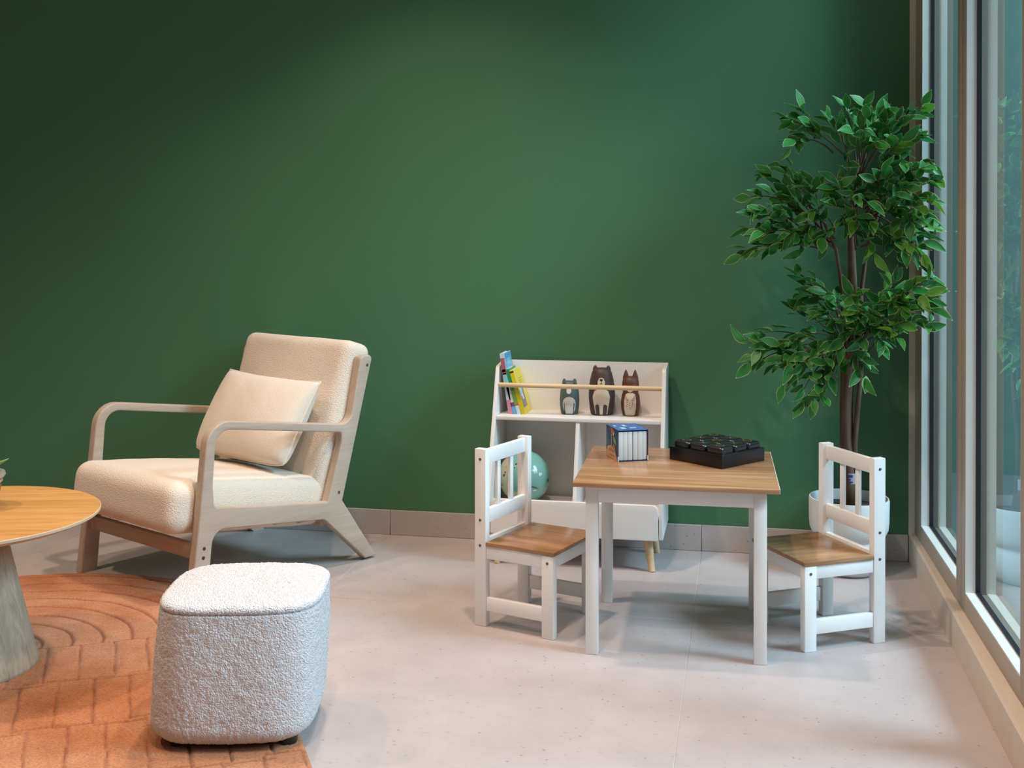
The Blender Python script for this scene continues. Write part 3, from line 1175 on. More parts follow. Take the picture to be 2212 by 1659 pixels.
def make_bookcase():
    t = thing('bookcase', 'low white kids bookcase with slanted sides and pine legs', 'bookcase', (BX0, 3.957, 0))
    ox, oy = BX0, 3.957
    tk = .0135
    zb, zt = .112, .684

    def side(x0):
        ol = fillet([(byf(.0) - oy, zb, .004), (byf(.235) - oy, .235, .05), (byf(zt - .012) - oy, zt - .012, .018), (BYB - .004 - oy, zt, .003), (BYB - .004 - oy, zb, .003)])
        me = plate_me('side_panel', [ol], tk, .001, 1)
        # plate XY -> YZ, thickness along X
        mt = Matrix(((0, 0, 1, x0 - ox), (1, 0, 0, 0), (0, 1, 0, 0), (0, 0, 0, 1)))
        xform(me, mt)
        return link('side_panel', me, M['bookcase'], t, smooth=35)
    side(BX0)
    side(BX1 - tk)
    w0, w1 = tk, BX1 - ox - tk
    B = lambda nm, x0, x1, y0, y1, z0, z1, bev=.001: box(nm, x0, x1, y0 - oy, y1 - oy, z0, z1, M['bookcase'], t, bevel=bev)
    B('back_panel', w0, w1, BYB - .012, BYB - .004, zb, zt)
    B('shelf', w0, w1, byf(SH) + .001, BYB - .012, SH - .0125, SH)
    B('base_board', w0, w1, 3.975, BYB - .012, zb, zb + .0125)
    B('inner_floor', w0, w1, 3.975, BYB - .012, .176, .187)
    xd = -.578 - ox
    ol = fillet([(byf(.235) + .006 - oy, .187, 0), (byf(SH) + .006 - oy, SH - .0125, 0), (BYB - .012 - oy, SH - .0125, 0), (BYB - .012 - oy, .187, 0)])
    me = plate_me('divider', [ol], tk, .0008, 1)
    xform(me, Matrix(((0, 0, 1, xd), (1, 0, 0, 0), (0, 1, 0, 0), (0, 0, 0, 1))))
    link('divider', me, M['bookcase'], t, smooth=35)
    # deep drawer front with rounded upper corners
    fx0, fx1 = w0 + .006, w1 - .004
    ol = fillet([(fx0, .1125, .003), (fx1, .1125, .003), (fx1, .2295, .018), (fx0, .2295, .018)])
    plate_xz('drawer_front', [ol], .014, M['bookcase'], t, y0=3.945 - oy, bevel=.0018)
    # rod across the top shelf
    zr = .6075
    me = tube_me('rail_rod', [(w0 - .001, byf(zr) + .007 - oy, zr), (w1 / 2, byf(zr) + .007 - oy, zr), (w1 + .001, byf(zr) + .007 - oy, zr)], .0086, 16)
    link('rail_rod', me, M['pine_x'], t, smooth=60)
    for (x, y, sx, sy) in ((.055, 3.992, -1, -1), (BX1 - ox - .055, 3.992, 1, -1), (.055, 4.19, -1, 1), (BX1 - ox - .055, 4.19, 1, 1)):
        p1 = (x, y - oy, zb - .0005)
        p0 = (x + sx * .018, y + sy * .022 - oy, 0.0)
        mid = tuple((p0[k] + p1[k]) / 2 for k in range(3))
        me = tube_me('leg', [p0, mid, p1], [.0105, .0135, .0165], 18)
        me.vertices.foreach_set('co', [c for v in me.vertices for c in (v.co.x, v.co.y, max(0.0, v.co.z))])
        link('leg', me, M['pine'], t, smooth=50)
    return t


make_bookcase()


def make_globe():
    r = .0935
    t = thing('toy_globe', 'glossy pale teal toy globe inside the bookcase behind the chair', 'globe', (-.770, 4.098, .187))
    n = 48
    prof = [(max(1e-4, r * math.sin(PI * k / 28)), r - r * math.cos(PI * k / 28)) for k in range(29)]
    ball = link('ball', lathe_me('ball', prof, n, close=False), M['globe'], t, smooth=True)
    # printed animals and a ship: thin raised patches on the ball
    def patch(az, el, shape, mat, lift=.0006):
        d = Vector((math.sin(az) * math.cos(el), -math.cos(az) * math.cos(el), math.sin(el)))
        e = Vector((math.cos(az), math.sin(az), 0))
        nn = d.cross(e) * -1
        V = [(d + e * a + nn * b).normalized() * (r + lift) + Vector((0, 0, r)) for a, b in shape]
        cen = sum(V, Vector()) / len(V)
        cen = (cen - Vector((0, 0, r))).normalized() * (r + lift) + Vector((0, 0, r))
        me = bpy.data.meshes.new('print_patch')
        me.from_pydata([tuple(v) for v in V] + [tuple(cen)], [], [(k, (k + 1) % len(V), len(V)) for k in range(len(V))])
        link('print_patch', me, mat, t)
    blob = lambda rx, ry, n_=9, s=1: [(rx * math.cos(2 * PI * k / n_) * (1 + .2 * math.sin(3 * k * s)), ry * math.sin(2 * PI * k / n_) * (1 + .2 * math.cos(2 * k * s))) for k in range(n_)]
    D_ = M['ink']
    patch(.62, -.25, [(-.20, -.06), (-.14, -.09), (.02, -.03), (.18, .05), (.10, .05), (-.06, 0)], M['teal_grey'])
    patch(.62, -.36, blob(.09, .03), M['pale_paint'])
    patch(.16, .62, blob(.17, .13, 11), M['pale_cover'])
    patch(.16, .60, blob(.075, .05), M['sand_print'], .0010)
    patch(.02, .80, [(-.05, -.03), (.07, .01), (.04, .04), (-.06, .03)], D_)
    patch(1.30, -.05, blob(.05, .07), D_)
    patch(.62, .42, blob(.13, .05, 9, 2), M['pale_cover'])
    patch(.85, .25, blob(.10, .07, 9, 2), M['pale_cover'])
    random.seed(11)
    for k in range(16):
        az = random.uniform(-1.15, -.2)
        el = random.uniform(-.5, .7)
        patch(az, el, blob(random.uniform(.02, .05), random.uniform(.025, .06), 7, k), [D_, M['brown_print'], M['bear'], M['olive_print']][k % 4])
    return t


make_globe()


# ------------------------------------------------------------------ figures on the shelf
def on_body(prof, ang, z, lift=.0005, tilt=0.0):
    """point on a lathe body; ang 0 faces the viewer side (-Y)"""
    for (r0, z0), (r1, z1) in zip(prof[:-1], prof[1:]):
        if z0 <= z <= z1:
            r = r0 + (r1 - r0) * (z - z0) / max(1e-9, z1 - z0)
            break
    else:
        r = prof[-1][0]
    return Vector(((r + lift) * math.sin(ang), -(r + lift) * math.cos(ang), z))


def body_patch(name, prof, shape, mat, parent, lift=.0009, sub=8, grid=None):
    """shape: outline in (x, z) seen from the front, wrapped onto the body"""
    fine = []
    for (a, b) in zip(shape, shape[1:] + shape[:1]):
        k_ = max(1, int(math.dist(a, b) / .003))
        fine += [(a[0] + (b[0] - a[0]) * q / k_, a[1] + (b[1] - a[1]) * q / k_) for q in range(k_)]
    shape = fine
    zs_ = [p[1] for p in shape]
    cz = sum(zs_) / len(zs_)
    cx = sum(p[0] for p in shape) / len(shape)
    V, F = [], []
    n = len(shape)

    def put(x, z):
        for (r0, z0), (r1, z1) in zip(prof[:-1], prof[1:]):
            if z0 <= z <= z1:
                r = r0 + (r1 - r0) * (z - z0) / max(1e-9, z1 - z0)
                break
        else:
            r = prof[-1][0] if z > prof[-1][1] else prof[0][0]
        a = max(-1.45, min(1.45, x / max(r, 1e-4)))
        return ((r + lift) * math.sin(a), -(r + lift) * math.cos(a), z)
    for k in range(1, sub + 1):
        f = k / sub
        for x, z in shape:
            V.append(put(cx + (x - cx) * f, cz + (z - cz) * f))
    V.append(put(cx, cz))
    for k in range(n):
        F.append((k, (k + 1) % n, len(V) - 1))
    for i in range(sub - 1):
        for k in range(n):
            k2 = (k + 1) % n
            F.append((i * n + k, (i + 1) * n + k, (i + 1) * n + k2, i * n + k2))
    me = bpy.data.meshes.new(name)
    me.from_pydata(V, [], F)
    bm = bmesh.new()
    bm.from_mesh(me)
    bmesh.ops.recalc_face_normals(bm, faces=bm.faces)
    bm.to_mesh(me)
    bm.free()
    return link(name, me, mat, parent, smooth=True)


def ell(cx, cz, rx, rz, n=20, a0=0):
    return [(cx + rx * math.cos(a0 + 2 * PI * k / n), cz + rz * math.sin(a0 + 2 * PI * k / n)) for k in range(n)]


def ear(parent, x, z, rx, rz, mat, pointed=False):
    if pointed:
        prof = [(rx, 0), (rx * .97, rz * .25), (rx * .72, rz * .55), (rx * .36, rz * .82), (rx * .12, rz * .95), (0.0005, rz)]
    else:
        prof = [(rx * math.cos(a), rz * math.sin(a)) for a in [R(q) for q in (0, 20, 40, 60, 80, 89)]]
    me = lathe_me('ear', prof, 18)
    xform(me, Matrix.Translation((x, 0, z)) @ Matrix.Diagonal((1, .62, 1, 1)))
    return link('ear', me, mat, parent, smooth=True)


def make_bear():
    t = thing('bear_figure', 'dark brown wooden bear figure with cream belly, tallest of the shelf figures', 'figurine', (-.500, 4.180, SH), R(4))
    Hh = .168
    prof = [(.034, 0), (.0405, .004), (.0445, .03), (.0475, .065), (.0470, .095), (.0425, .125), (.0365, .150), (.031, .162), (.026, .1665), (.0, .168)]
    link('body', lathe_me('body', prof, 48, close=False), M['bear'], t, smooth=True)
    ear(t, -.0235, .155, .0095, .022, M['bear'])
    ear(t, .0235, .155, .0095, .022, M['bear'])
    mz = body_patch('muzzle', prof, [(-.008, .134), (0, .1365), (.008, .134), (.0135, .121), (.0125, .110), (.006, .1075), (-.006, .1075), (-.0125, .110), (-.0135, .121)], M['cream_paint'], t)
    body_patch('nose', prof, [(-.006, .1315), (.006, .1315), (.004, .126), (0, .1235), (-.004, .126)], M['ink'], mz, .0015, 4)
    body_patch('mouth', prof, [(-.001, .124), (.001, .124), (.001, .117), (.005, .1145), (.004, .1135), (0, .1155), (-.004, .1135), (-.005, .1145), (-.001, .117)], M['ink'], mz, .0015, 4)
    # belly with two forelegs between dark gaps
    bl = body_patch('belly', prof, [(-.031, .052), (-.033, .068), (-.026, .088), (-.012, .097), (.012, .097), (.026, .088), (.033, .068), (.031, .052), (.026, .030), (.022, .006), (.016, .002), (-.016, .002), (-.022, .006), (-.026, .030)], M['cream_paint'], t, .0009, 12)
    for sx in (-1, 1):
        body_patch('leg_gap', prof, [(sx * .0055, .002), (sx * .0065, .030), (sx * .0085, .039), (sx * .015, .0405), (sx * .0215, .036), (sx * .0205, .018), (sx * .0175, .002)], M['bear'], bl, .0017, 6)
    return t


def make_small_bear():
    t = thing('bear_figure', 'small grey teal wooden bear figure with white belly on the shelf', 'figurine', (-.617, 4.172, SH), R(6))
    prof = [(.027, 0), (.031, .004), (.0345, .025), (.036, .05), (.034, .078), (.030, .10), (.027, .112), (.022, .118), (0, .1185)]
    link('body', lathe_me('body', prof, 48, close=False), M['teal_grey'], t, smooth=True)
    for sx in (-1, 1):
        e = ear(t, sx * .019, .110, .0075, .0175, M['teal_grey'])
        body_patch('inner_ear', prof, ell(sx * .019, .1115, .003, .004, 10), M['ink'], t, .0012, 2)
    body_patch('muzzle', prof, ell(-.001, .086, .009, .011, 14), M['pale_paint'], t, .0006, 3)
    bl = body_patch('belly', prof, [(-.022, .022), (-.025, .038), (-.022, .052), (-.013, .062), (0, .0655), (.013, .062), (.022, .052), (.025, .038), (.022, .020), (.016, .003), (-.014, .003)], M['pale_paint'], t, .0009, 12)
    for sx in (-1, 1):
        body_patch('leg_line', prof, [(sx * .0125, .003), (sx * .0155, .02), (sx * .0165, .042), (sx * .0180, .044), (sx * .0195, .04), (sx * .018, .02), (sx * .0155, .003)], M['ink'], bl, .0016, 5)
    return t


def make_fox():
    t = thing('fox_figure', 'russet wooden fox figure with pointed ears and speckled cream front', 'figurine', (-.3955, 4.175, SH), R(2))
    prof = [(.026, 0), (.030, .004), (.0335, .025), (.0350, .045), (.0325, .068), (.0275, .084), (.0285, .096), (.0305, .108), (.030, .120), (.0265, .132), (.018, .139), (0, .140)]
    link('body', lathe_me('body', prof, 48, close=False), M['russet'], t, smooth=True)
    ear(t, -.0165, .125, .0115, .040, M['russet'], True)
    ear(t, .0165, .125, .0115, .040, M['russet'], True)
    body_patch('cheek_patch', prof, ell(.017, .110, .009, .008, 12), M['red_patch'], t, .0006, 3)
    body_patch('cheek_patch', prof, ell(-.022, .110, .006, .008, 12), M['red_patch'], t, .0006, 3)
    mz = body_patch('muzzle', prof, [(-.011, .101), (0, .106), (.008, .100), (.012, .092), (0, .085), (-.010, .090)], M['cream_paint'], t, .0008, 3)
    body_patch('nose', prof, ell(-.004, .106, .0055, .0055, 12), M['ink'], t, .0014, 2)
    ch = body_patch('chest', prof, [(-.017, .078), (-.008, .083), (.010, .083), (.019, .078), (.0225, .055), (.022, .03), (.017, .006), (.012, .002), (-.013, .002), (-.018, .006), (-.0225, .03), (-.022, .055)], M['cream_paint'], t, .0009, 12)
    for sx in (-1, 1):
        pts = [(sx * .0185, .077), (sx * .011, .064), (sx * .007, .060), (sx * .007, .056), (sx * .0115, .0565), (sx * .0185, .066)]
        for (a, b) in zip(pts, pts[1:]):
            dx, dz = b[0] - a[0], b[1] - a[1]
            L = math.hypot(dx, dz)
            ox_, oz_ = -dz / L * .0006, dx / L * .0006
            body_patch('paw_line', prof, [(a[0] + ox_, a[1] + oz_), (b[0] + ox_, b[1] + oz_), (b[0] - ox_, b[1] - oz_), (a[0] - ox_, a[1] - oz_)], M['ink'], ch, .0016, 1)
    for (x, z) in ((-.0105, .050), (-.001, .048), (.0085, .050), (-.009, .043), (-.001, .041), (.0075, .041), (.010, .045), (-.012, .036), (-.002, .0345), (.007, .0345), (.001, .028)):
        body_patch('speckle', prof, ell(x, z, .0014, .0014, 8), M['ink'], ch, .0016, 1)
    return t


make_small_bear()
make_bear()
make_fox()


# ------------------------------------------------------------------ books leaning at the left end of the shelf
def make_book(label, xb, lean, th, hgt, dep, y0, cover, spine_bands=(), cover_prints=()):
    """xb: x of the lower right edge of the right cover; leans to the left by lean (rad)"""
    t = thing('picture_book', label, 'book', (xb, y0, SH), 0, 'picture books on the top shelf')
    t.rotation_euler = (0, -lean, 0)
    t.location.z = SH + .0004
    # local: x from -th (left cover) to 0 (right cover), y depth, z height.
    sp = .0012
    box('cover', -th, -th + sp, 0, dep, 0, hgt, cover, t, bevel=.0003, seg=1)
    box('cover', -sp, 0, 0, dep, 0, hgt, cover, t, bevel=.0003, seg=1)
    s = box('spine', -th, 0, -.0008, .0012, 0, hgt, cover, t, bevel=.0004, seg=1)
    box('pages', -th + sp, -sp, .0014, dep - .003, .002, hgt - .002, M['paper'], t, bevel=0)
    for (z0, z1, m) in spine_bands:
        box('spine_print', -th + .0005, -.0005, -.0013, -.0007, z0, z1, m, s, bevel=0)
    for q, (y0_, y1_, z0, z1, m) in enumerate(cover_prints):
        box('cover_print', -.0002, .0003 + .0002 * q, y0_, y1_, z0, z1, m, t, bevel=0)
    return t


Y0B = 4.116
make_book('tall pale blue and pink picture book leaning on the bookcase side', -.816, .150, .016, .222, .118, Y0B, M['pale_cover'],
          [(.0, .052, M['pink_cover']), (.145, .205, M['rose_print'])],
          [(.002, .116, .165, .220, M['sky_cover']), (.04, .09, .178, .200, M['cyan_cover'])])
make_book('white and cyan picture book beside the green book', -.8005, .262, .0142, .172, .118, Y0B, M['pale_paint'],
          [(.0, .030, M['sky_cover']), (.03, .045, M['violet_print']), (.105, .155, M['cyan_cover']), (.158, .168, M['violet_print'])])
make_book('green picture book beside the yellow book', -.7850, .270, .0142, .170, .118, Y0B, M['green_cover'],
          [(.0, .034, M['pale_cover']), (.034, .040, M['orange_print']), (.04, .09, M['green_print'])])
make_book('yellow picture book with a photo panel, outermost of the leaning books', -.7690, .278, .0150, .166, .124, Y0B, M['yellow_cover'],
          [(.006 + k * .006, .0075 + k * .006, M['olive_print']) for k in range(20)] + [(.157, .163, M['ink'])],
          [(.006, .078, .024, .094, M['grey_print']), (.006, .050, .066, .094, M['cyan_cover']), (.028, .050, .052, .070, M['pale_paint'])] +
          [(.045, .098, .128, .1305, M['olive_print']), (.042, .092, .120, .1225, M['olive_print']), (.042, .090, .111, .1135, M['olive_print'])])


# ------------------------------------------------------------------ boxed set of board books on the table
def make_book_box():
    ang = math.atan2(.039, .086)
    t = thing('book_set_box', 'navy blue boxed set of small board books on the kids table', 'book set', (-.362, 3.427, .478), ang)
    W, D, Hh = .0945, .112, .0935
    k = .0018
    box('slipcase_side', 0, k, 0, D, 0, Hh, M['navy'], t, bevel=.0003, seg=1)
    box('slipcase_side', W - k, W, 0, D, 0, Hh, M['navy'], t, bevel=.0003, seg=1)
    top = box('slipcase_top', k, W - k, 0, D, Hh - k, Hh, M['blue_print'], t, bevel=.0003, seg=1)
    box('slipcase_base', k, W - k, 0, D, 0, k, M['navy'], t, bevel=.0003, seg=1)
    box('slipcase_back', k, W - k, D - k, D, k, Hh - k, M['navy'], t, bevel=.0003, seg=1)
    box('white_edge', -.0004, k + .0005, -.0006, .0008, 0.0005, .015, M['paper'], t, bevel=0)
    box('white_edge', W - k - .0005, W + .0004, -.0006, .0008, .002, .016, M['paper'], t, bevel=0)
    n = 6
    w = (W - 2 * k - .003) / n
    for i in range(n):
        x0 = k + .0006 + i * w + (.0024 if i >= 3 else 0)
        box('board_book', x0 + .0002, x0 + w - .0002, .0025 + .0008 * (i % 2), D - .006, k + .0012, Hh - .006, M['paper'], t, bevel=.0012, seg=2)
    for (x0, x1, y0, y1) in ((.020, .035, .02, .05), (.05, .07, .03, .045), (.04, .05, .065, .095), (.012, .02, .07, .09)):
        box('top_print', x0, x1, y0, y1, Hh, Hh + .0004, M['cyan_cover'], top, bevel=0)
    # printed picture on the left cover (flat prints on the local x=0 face)
    def pr(shape, mat, lift):
        # shape in (y from front, z)
        me = bpy.data.meshes.new('cover_print')
        me.from_pydata([(-lift, a, b) for a, b in shape], [], [tuple(range(len(shape)))])
        o = link('cover_print', me, mat, t)
    pr([(.003, .001), (.109, .001), (.109, .016), (.100, .030), (.085, .036), (.060, .038), (.040, .034), (.022, .022), (.010, .010)], M['sand_print'], .0003)
    pr([(.055, .036), (.062, .036), (.066, .085), (.060, .088), (.056, .075)], M['giraffe_print'], .0005)
    pr([(.056, .078), (.066, .082), (.068, .092), (.048, .091), (.030, .084), (.040, .074)], M['orange_print'], .0006)
    pr([(.030, .082), (.040, .072), (.050, .070), (.042, .079)], M['pale_paint'], .0008)
    pr([(.016, .050), (.022, .062), (.040, .072), (.044, .062), (.036, .052), (.020, .045)], M['green_print'], .0005)
    pr([(.018, .028), (.028, .044), (.044, .046), (.048, .036), (.034, .032)], M['orange_print'], .0005)
    pr([(.086, .038), (.094, .038), (.095, .062), (.088, .064)], M['blue_print'], .0005)
    for (y, z) in ((.02, .080), (.092, .082), (.098, .07), (.016, .068), (.078, .089)):
        pr([(y - .0014, z), (y, z - .0014), (y + .0014, z), (y, z + .0014)], M['pale_paint'], .0005)
    # lettering too small to read in the photograph: brown strokes
    for (y0, y1, z0, dz) in ((.036, .086, .021, .0065), (.030, .084, .0085, .004), (.046, .076, .030, .003)):
        nst = int((y1 - y0) / .007)
        for q in range(nst):
            a = y0 + (y1 - y0) * q / nst
            pr([(a, z0), (a + .0045, z0 - .0003), (a + .0047, z0 + dz), (a + .0002, z0 + dz)], M['brown_print'], .0006)
    return t


make_book_box()


# ------------------------------------------------------------------ black three by three game
def make_game():
    ang = math.atan2(.156, .122)
    t = thing('tile_game', 'black square wooden game box with nine rounded tiles on the table', 'board game', (-.058, 3.377, .478), ang)
    # local x along the right edge, local y along the left edge
    S = .1985
    bx = .0395
    box('game_box', 0, S, 0, S, 0, bx, M['game'], t, bevel=.0012)
    m_, gp = .0075, .0055
    w = (S - 2 * m_ - 2 * gp) / 3
    for i in range(3):
        for j in range(3):
            x0 = m_ + i * (w + gp)
            y0 = m_ + j * (w + gp)
            me = rbox_me('tile', w, w, .026, .0085, (10, 10, 6))
            xform(me, Matrix.Translation((x0 + w / 2, y0 + w / 2, bx + .007)))
            tl = link('game_tile', me, M['game_tile'], t, smooth=True)
            cx, cy_, zt = x0 + w / 2, y0 + w / 2, bx + .0202
            if (i + j) % 2 == 0:
                V, F = [], []
                n = 22
                for k in range(n):
                    a = 2 * PI * k / n
                    for r_ in (.0105, .0135):
                        V.append((cx + r_ * math.cos(a), cy_ + r_ * math.sin(a), zt))
                for k in range(n):
                    k2 = (k + 1) % n
                    F.append((2 * k, 2 * k + 1, 2 * k2 + 1, 2 * k2))
                pm = bpy.data.meshes.new('ring_print')
                pm.from_pydata(V, [], F)
                link('ring_print', pm, M['gilt'], tl)
            else:
                for s in (1, -1):
                    L, q = .0135, .0016
                    d = Vector((1, s, 0)).normalized()
                    e = Vector((-s, 1, 0)).normalized()
                    cc = Vector((cx, cy_, zt + .0001 * s))
                    pm = bpy.data.meshes.new('cross_print')
                    pm.from_pydata([tuple(cc + d * L + e * q), tuple(cc + d * L - e * q), tuple(cc - d * L - e * q), tuple(cc - d * L + e * q)], [], [(0, 1, 2, 3)])
                    link('cross_print', pm, M['gilt'], tl)
    return t


make_game()


# ------------------------------------------------------------------ ficus in the white planter
def pix(x, y, Y):
    """point on the vertical plane at depth Y seen at picture position x, y of the survey of the photograph"""
    r = Vector((math.cos(YAW), math.sin(YAW), 0))
    f0 = Vector((-math.sin(YAW), math.cos(YAW), 0))
    fw = f0 * math.cos(PITCH) - Vector((0, 0, 1)) * math.sin(PITCH)
    up = f0 * math.sin(PITCH) + Vector((0, 0, 1)) * math.cos(PITCH)
    d = fw + r * ((x - 1106) / FPX) - up * ((y - CY) / FPX)
    return Vector((0, 0, 1.155)) + d * (Y / d.y)


def make_ficus():
    cx, cy_ = .357, 4.112
    t = thing('ficus', 'tall variegated ficus tree in a white planter in the corner by the window', 'plant', (cx, cy_, 0))
    O = Vector((cx, cy_, 0))
    # planter: upper bowl on a lower bowl
    prof = [(.084, 0.0), (.090, .004), (.107, .022), (.115, .050), (.118, .085), (.1155, .110), (.112, .1195), (.1135, .1235), (.122, .132), (.130, .150), (.1325, .175), (.1335, .246), (.1315, .2535), (.128, .2535), (.1258, .246), (.124, .215), (.0, .213)]
    pot = link('planter', lathe_me('planter', prof, 72, close=False), M['pot_white'], t, smooth=50)
    link('soil', lathe_me('soil', [(.1242, .2135), (.1242, .218), (.06, .224), (.0005, .226)], 40, close=False), M['soil'], t, smooth=True)

    def trunk(name, pts, radii, n=14):
        me = tube_me(name, [p - O for p in pts], radii, n)
        for v in me.vertices:
            q = noise.noise(Vector((v.co.x * 60, v.co.y * 60, v.co.z * 16)))
            v.co += Vector((q, q, 0)) * .0016
        return link(name, me, M['bark'], t, smooth=True)
    TP = lambda seq, Y=4.108: [pix(x, y, Y if len(s) == 0 else s[0]) for x, y, *s in seq]
    main = TP([(1838, 1100), (1834, 1030), (1829, 950), (1829, 880), (1833, 800), (1840, 720), (1842, 640), (1840, 560), (1838, 480), (1846, 400), (1858, 330)])
    trunk('trunk', main, [.030, .026, .023, .022, .021, .018, .016, .013, .011, .008, .005])
    left = TP([(1828, 1050, 4.10), (1822, 960, 4.10), (1821, 890, 4.10), (1822, 820, 4.11), (1824, 700, 4.11), (1818, 610, 4.11), (1806, 540, 4.10), (1780, 480, 4.08), (1745, 440, 4.06)])
    trunk('trunk', left, [.013, .0115, .0105, .010, .0085, .0075, .006, .005, .004])
    right = TP([(1846, 1050, 4.10), (1846, 960, 4.095), (1852, 890, 4.09), (1859, 820, 4.09), (1862, 740, 4.09), (1860, 640, 4.09), (1872, 540, 4.07), (1900, 450, 4.03), (1930, 380, 4.0)])
    trunk('trunk', right, [.010, .009, .0085, .008, .007, .007, .006, .005, .004])
    # nursery tag on the trunk
    tp = pix(1838, 1031, 4.08)
    V, F = [], []
    for i in range(7):
        a = R(-38 + i * 13)
        for z in (-.018, .018):
            V.append((.0262 * math.sin(a) + .001, -.0262 * math.cos(a), z))
    for i in range(6):
        F.append((2 * i, 2 * i + 2, 2 * i + 3, 2 * i + 1))
    me = bpy.data.meshes.new('paper_tag')
    me.from_pydata(V, [], F)
    tr_c = pix(1836, 1031, 4.108) - O
    xform(me, Matrix.Translation(tr_c))
    tg = link('paper_tag', me, M['tag_paper'], t)
    for k, (z0, z1) in enumerate(((.004, .013), (-.006, 0), (-.014, -.009))):
        V, F = [], []
        for i in range(5):
            a = R(-30 + i * (11 if k != 1 else 7))
            for z in (z0, z1):
                V.append((.0266 * math.sin(a) + .001, -.0266 * math.cos(a), z))
        for i in range(4):
            F.append((2 * i, 2 * i + 2, 2 * i + 3, 2 * i + 1))
        me = bpy.data.meshes.new('tag_print')
        me.from_pydata(V, [], F)
        xform(me, Matrix.Translation(tr_c))
        link('tag_print', me, M['purple_ink'], tg)

    # leaf meshes: pointed oval folded along the midrib, with a pale margin
    def leaf_me(curl, fold, wave):
        st = [(0.0, .0), (.10, .36), (.28, .86), (.50, 1.0), (.72, .72), (.88, .34), (1.0, 0.0)]
        V, mg, F = [], [], []
        Wd = .225
        for i, (x, w) in enumerate(st):
            zc = -curl * x * x
            for j, s in enumerate((-1, -.80, 0, .80, 1)):
                y = s * w * Wd
                V.append((x, y, zc + abs(y) * fold + wave * math.sin(x * 6 + s) * abs(s) * w))
                mg.append(1.0 if abs(s) == 1 or i == len(st) - 1 else 0.0)
        for i in range(len(st) - 1):
            for j in range(4):
                F.append((i * 5 + j, (i + 1) * 5 + j, (i + 1) * 5 + j + 1, i * 5 + j + 1))
        me = bpy.data.meshes.new('leaf')
        me.from_pydata(V, [], F)
        bm = bmesh.new()
        bm.from_mesh(me)
        lay = bm.verts.layers.float.new('margin')
        for v, g_ in zip(bm.verts, mg):
            v[lay] = g_
        bm.to_mesh(me)
        bm.free()
        me.materials.append(M['leaf'])
        me.polygons.foreach_set('use_smooth', [True] * len(me.polygons))
        return me
    protos = [leaf_me(.12, .35, .015), leaf_me(.28, .5, .02), leaf_me(.02, .2, .02), leaf_me(.42, .45, .0), leaf_me(-.10, .4, .02)]

    rng = random.Random(21)
    # twigs: (start on trunk) -> (end), picture survey positions with depth
    T = []

    def tw(x0, y0, x1, y1, Ya, Yb, n):
        T.append((pix(x0, y0, Ya), pix(x1, y1, Yb), n))
    # upper left spray
    tw(1846, 360, 1700, 258, 4.10, 4.02, 13)
    tw(1800, 330, 1712, 312, 4.10, 4.03, 9)
    tw(1760, 300, 1730, 240, 4.06, 4.03, 4)
    # crown
    for (x, y, Yb) in ((1800, 262, 4.02), (1828, 240, 4.06), (1868, 232, 3.98), (1900, 240, 4.08), (1924, 238, 3.95), (1955, 262, 3.92), (1988, 232, 3.94), (1845, 290, 3.92), (1890, 300, 3.90), (1940, 310, 3.90), (1985, 300, 3.90)):
        tw(1852 + rng.uniform(-6, 12), 420 + rng.uniform(-30, 20), x, y, 4.09, Yb, 10)
    # right upper mass
    for (x, y, Yb) in ((2012, 350, 3.84), (2025, 390, 3.82), (2028, 430, 3.80), (2030, 478, 3.80), (2020, 520, 3.82), (1985, 360, 3.86), (1960, 400, 3.84), (1990, 450, 3.82), (1965, 490, 3.86), (1940, 360, 3.90), (1925, 430, 3.86), (1900, 380, 3.88), (1940, 540, 3.90), (1985, 555, 3.84), (2010, 580, 3.82)):
        tw(1866 + rng.uniform(-8, 10), 500 + rng.uniform(-60, 40), x, y, 4.08, Yb, 10)
    # centre
    for (x, y, Yb) in ((1830, 350, 3.92), (1815, 400, 3.94), (1800, 440, 3.95), (1845, 420, 3.90), (1870, 440, 3.88), (1850, 470, 3.90), (1822, 480, 3.95), (1890, 490, 3.90), (1880, 540, 3.92)):
        tw(1845 + rng.uniform(-8, 8), 500 + rng.uniform(-40, 40), x, y, 4.08, Yb, 8)
    # left middle spray
    for (x, y, Yb) in ((1650, 380, 4.10), (1690, 362, 4.12), (1720, 390, 4.05), (1755, 400, 4.02), (1622, 425, 4.04), (1640, 460, 4.00), (1618, 470, 4.02), (1612, 500, 4.04), (1640, 505, 3.98), (1598, 545, 4.06), (1650, 540, 4.02), (1700, 520, 3.98), (1730, 535, 4.0), (1760, 470, 4.02), (1700, 440, 4.08), (1775, 520, 4.0)):
        tw(1800 + rng.uniform(-40, 10), 520 + rng.uniform(-30, 20), x, y, 4.10, Yb, 9)
    # right lower mass
    for (x, y, Yb) in ((2035, 640, 3.78), (2022, 668, 3.80), (1998, 650, 3.82), (2008, 700, 3.80), (1975, 690, 3.84), (1960, 620, 3.86), (1935, 600, 3.88), (1910, 650, 3.9), (1930, 720, 3.88), (1900, 700, 3.9), (1905, 745, 3.94), (1990, 610, 3.82), (1880, 690, 3.94), (1865, 730, 3.96), (1950, 665, 3.86)):
        tw(1852 + rng.uniform(-4, 8), 740 + rng.uniform(-40, 50), x, y, 4.09, Yb, 8)
    # lower left spray
    for (x, y, Yb) in ((1618, 740, 4.04), (1650, 718, 4.06), (1635, 765, 4.02), (1628, 785, 4.04), (1668, 785, 4.02), (1690, 800, 4.0), (1700, 835, 4.0), (1728, 855, 3.98), (1745, 870, 3.98), (1775, 868, 3.97), (1790, 830, 3.98), (1730, 800, 4.0), (1705, 745, 4.04)):
        tw(1826 + rng.uniform(-10, 4), 760 + rng.uniform(-30, 30), x, y, 4.10, Yb, 7)
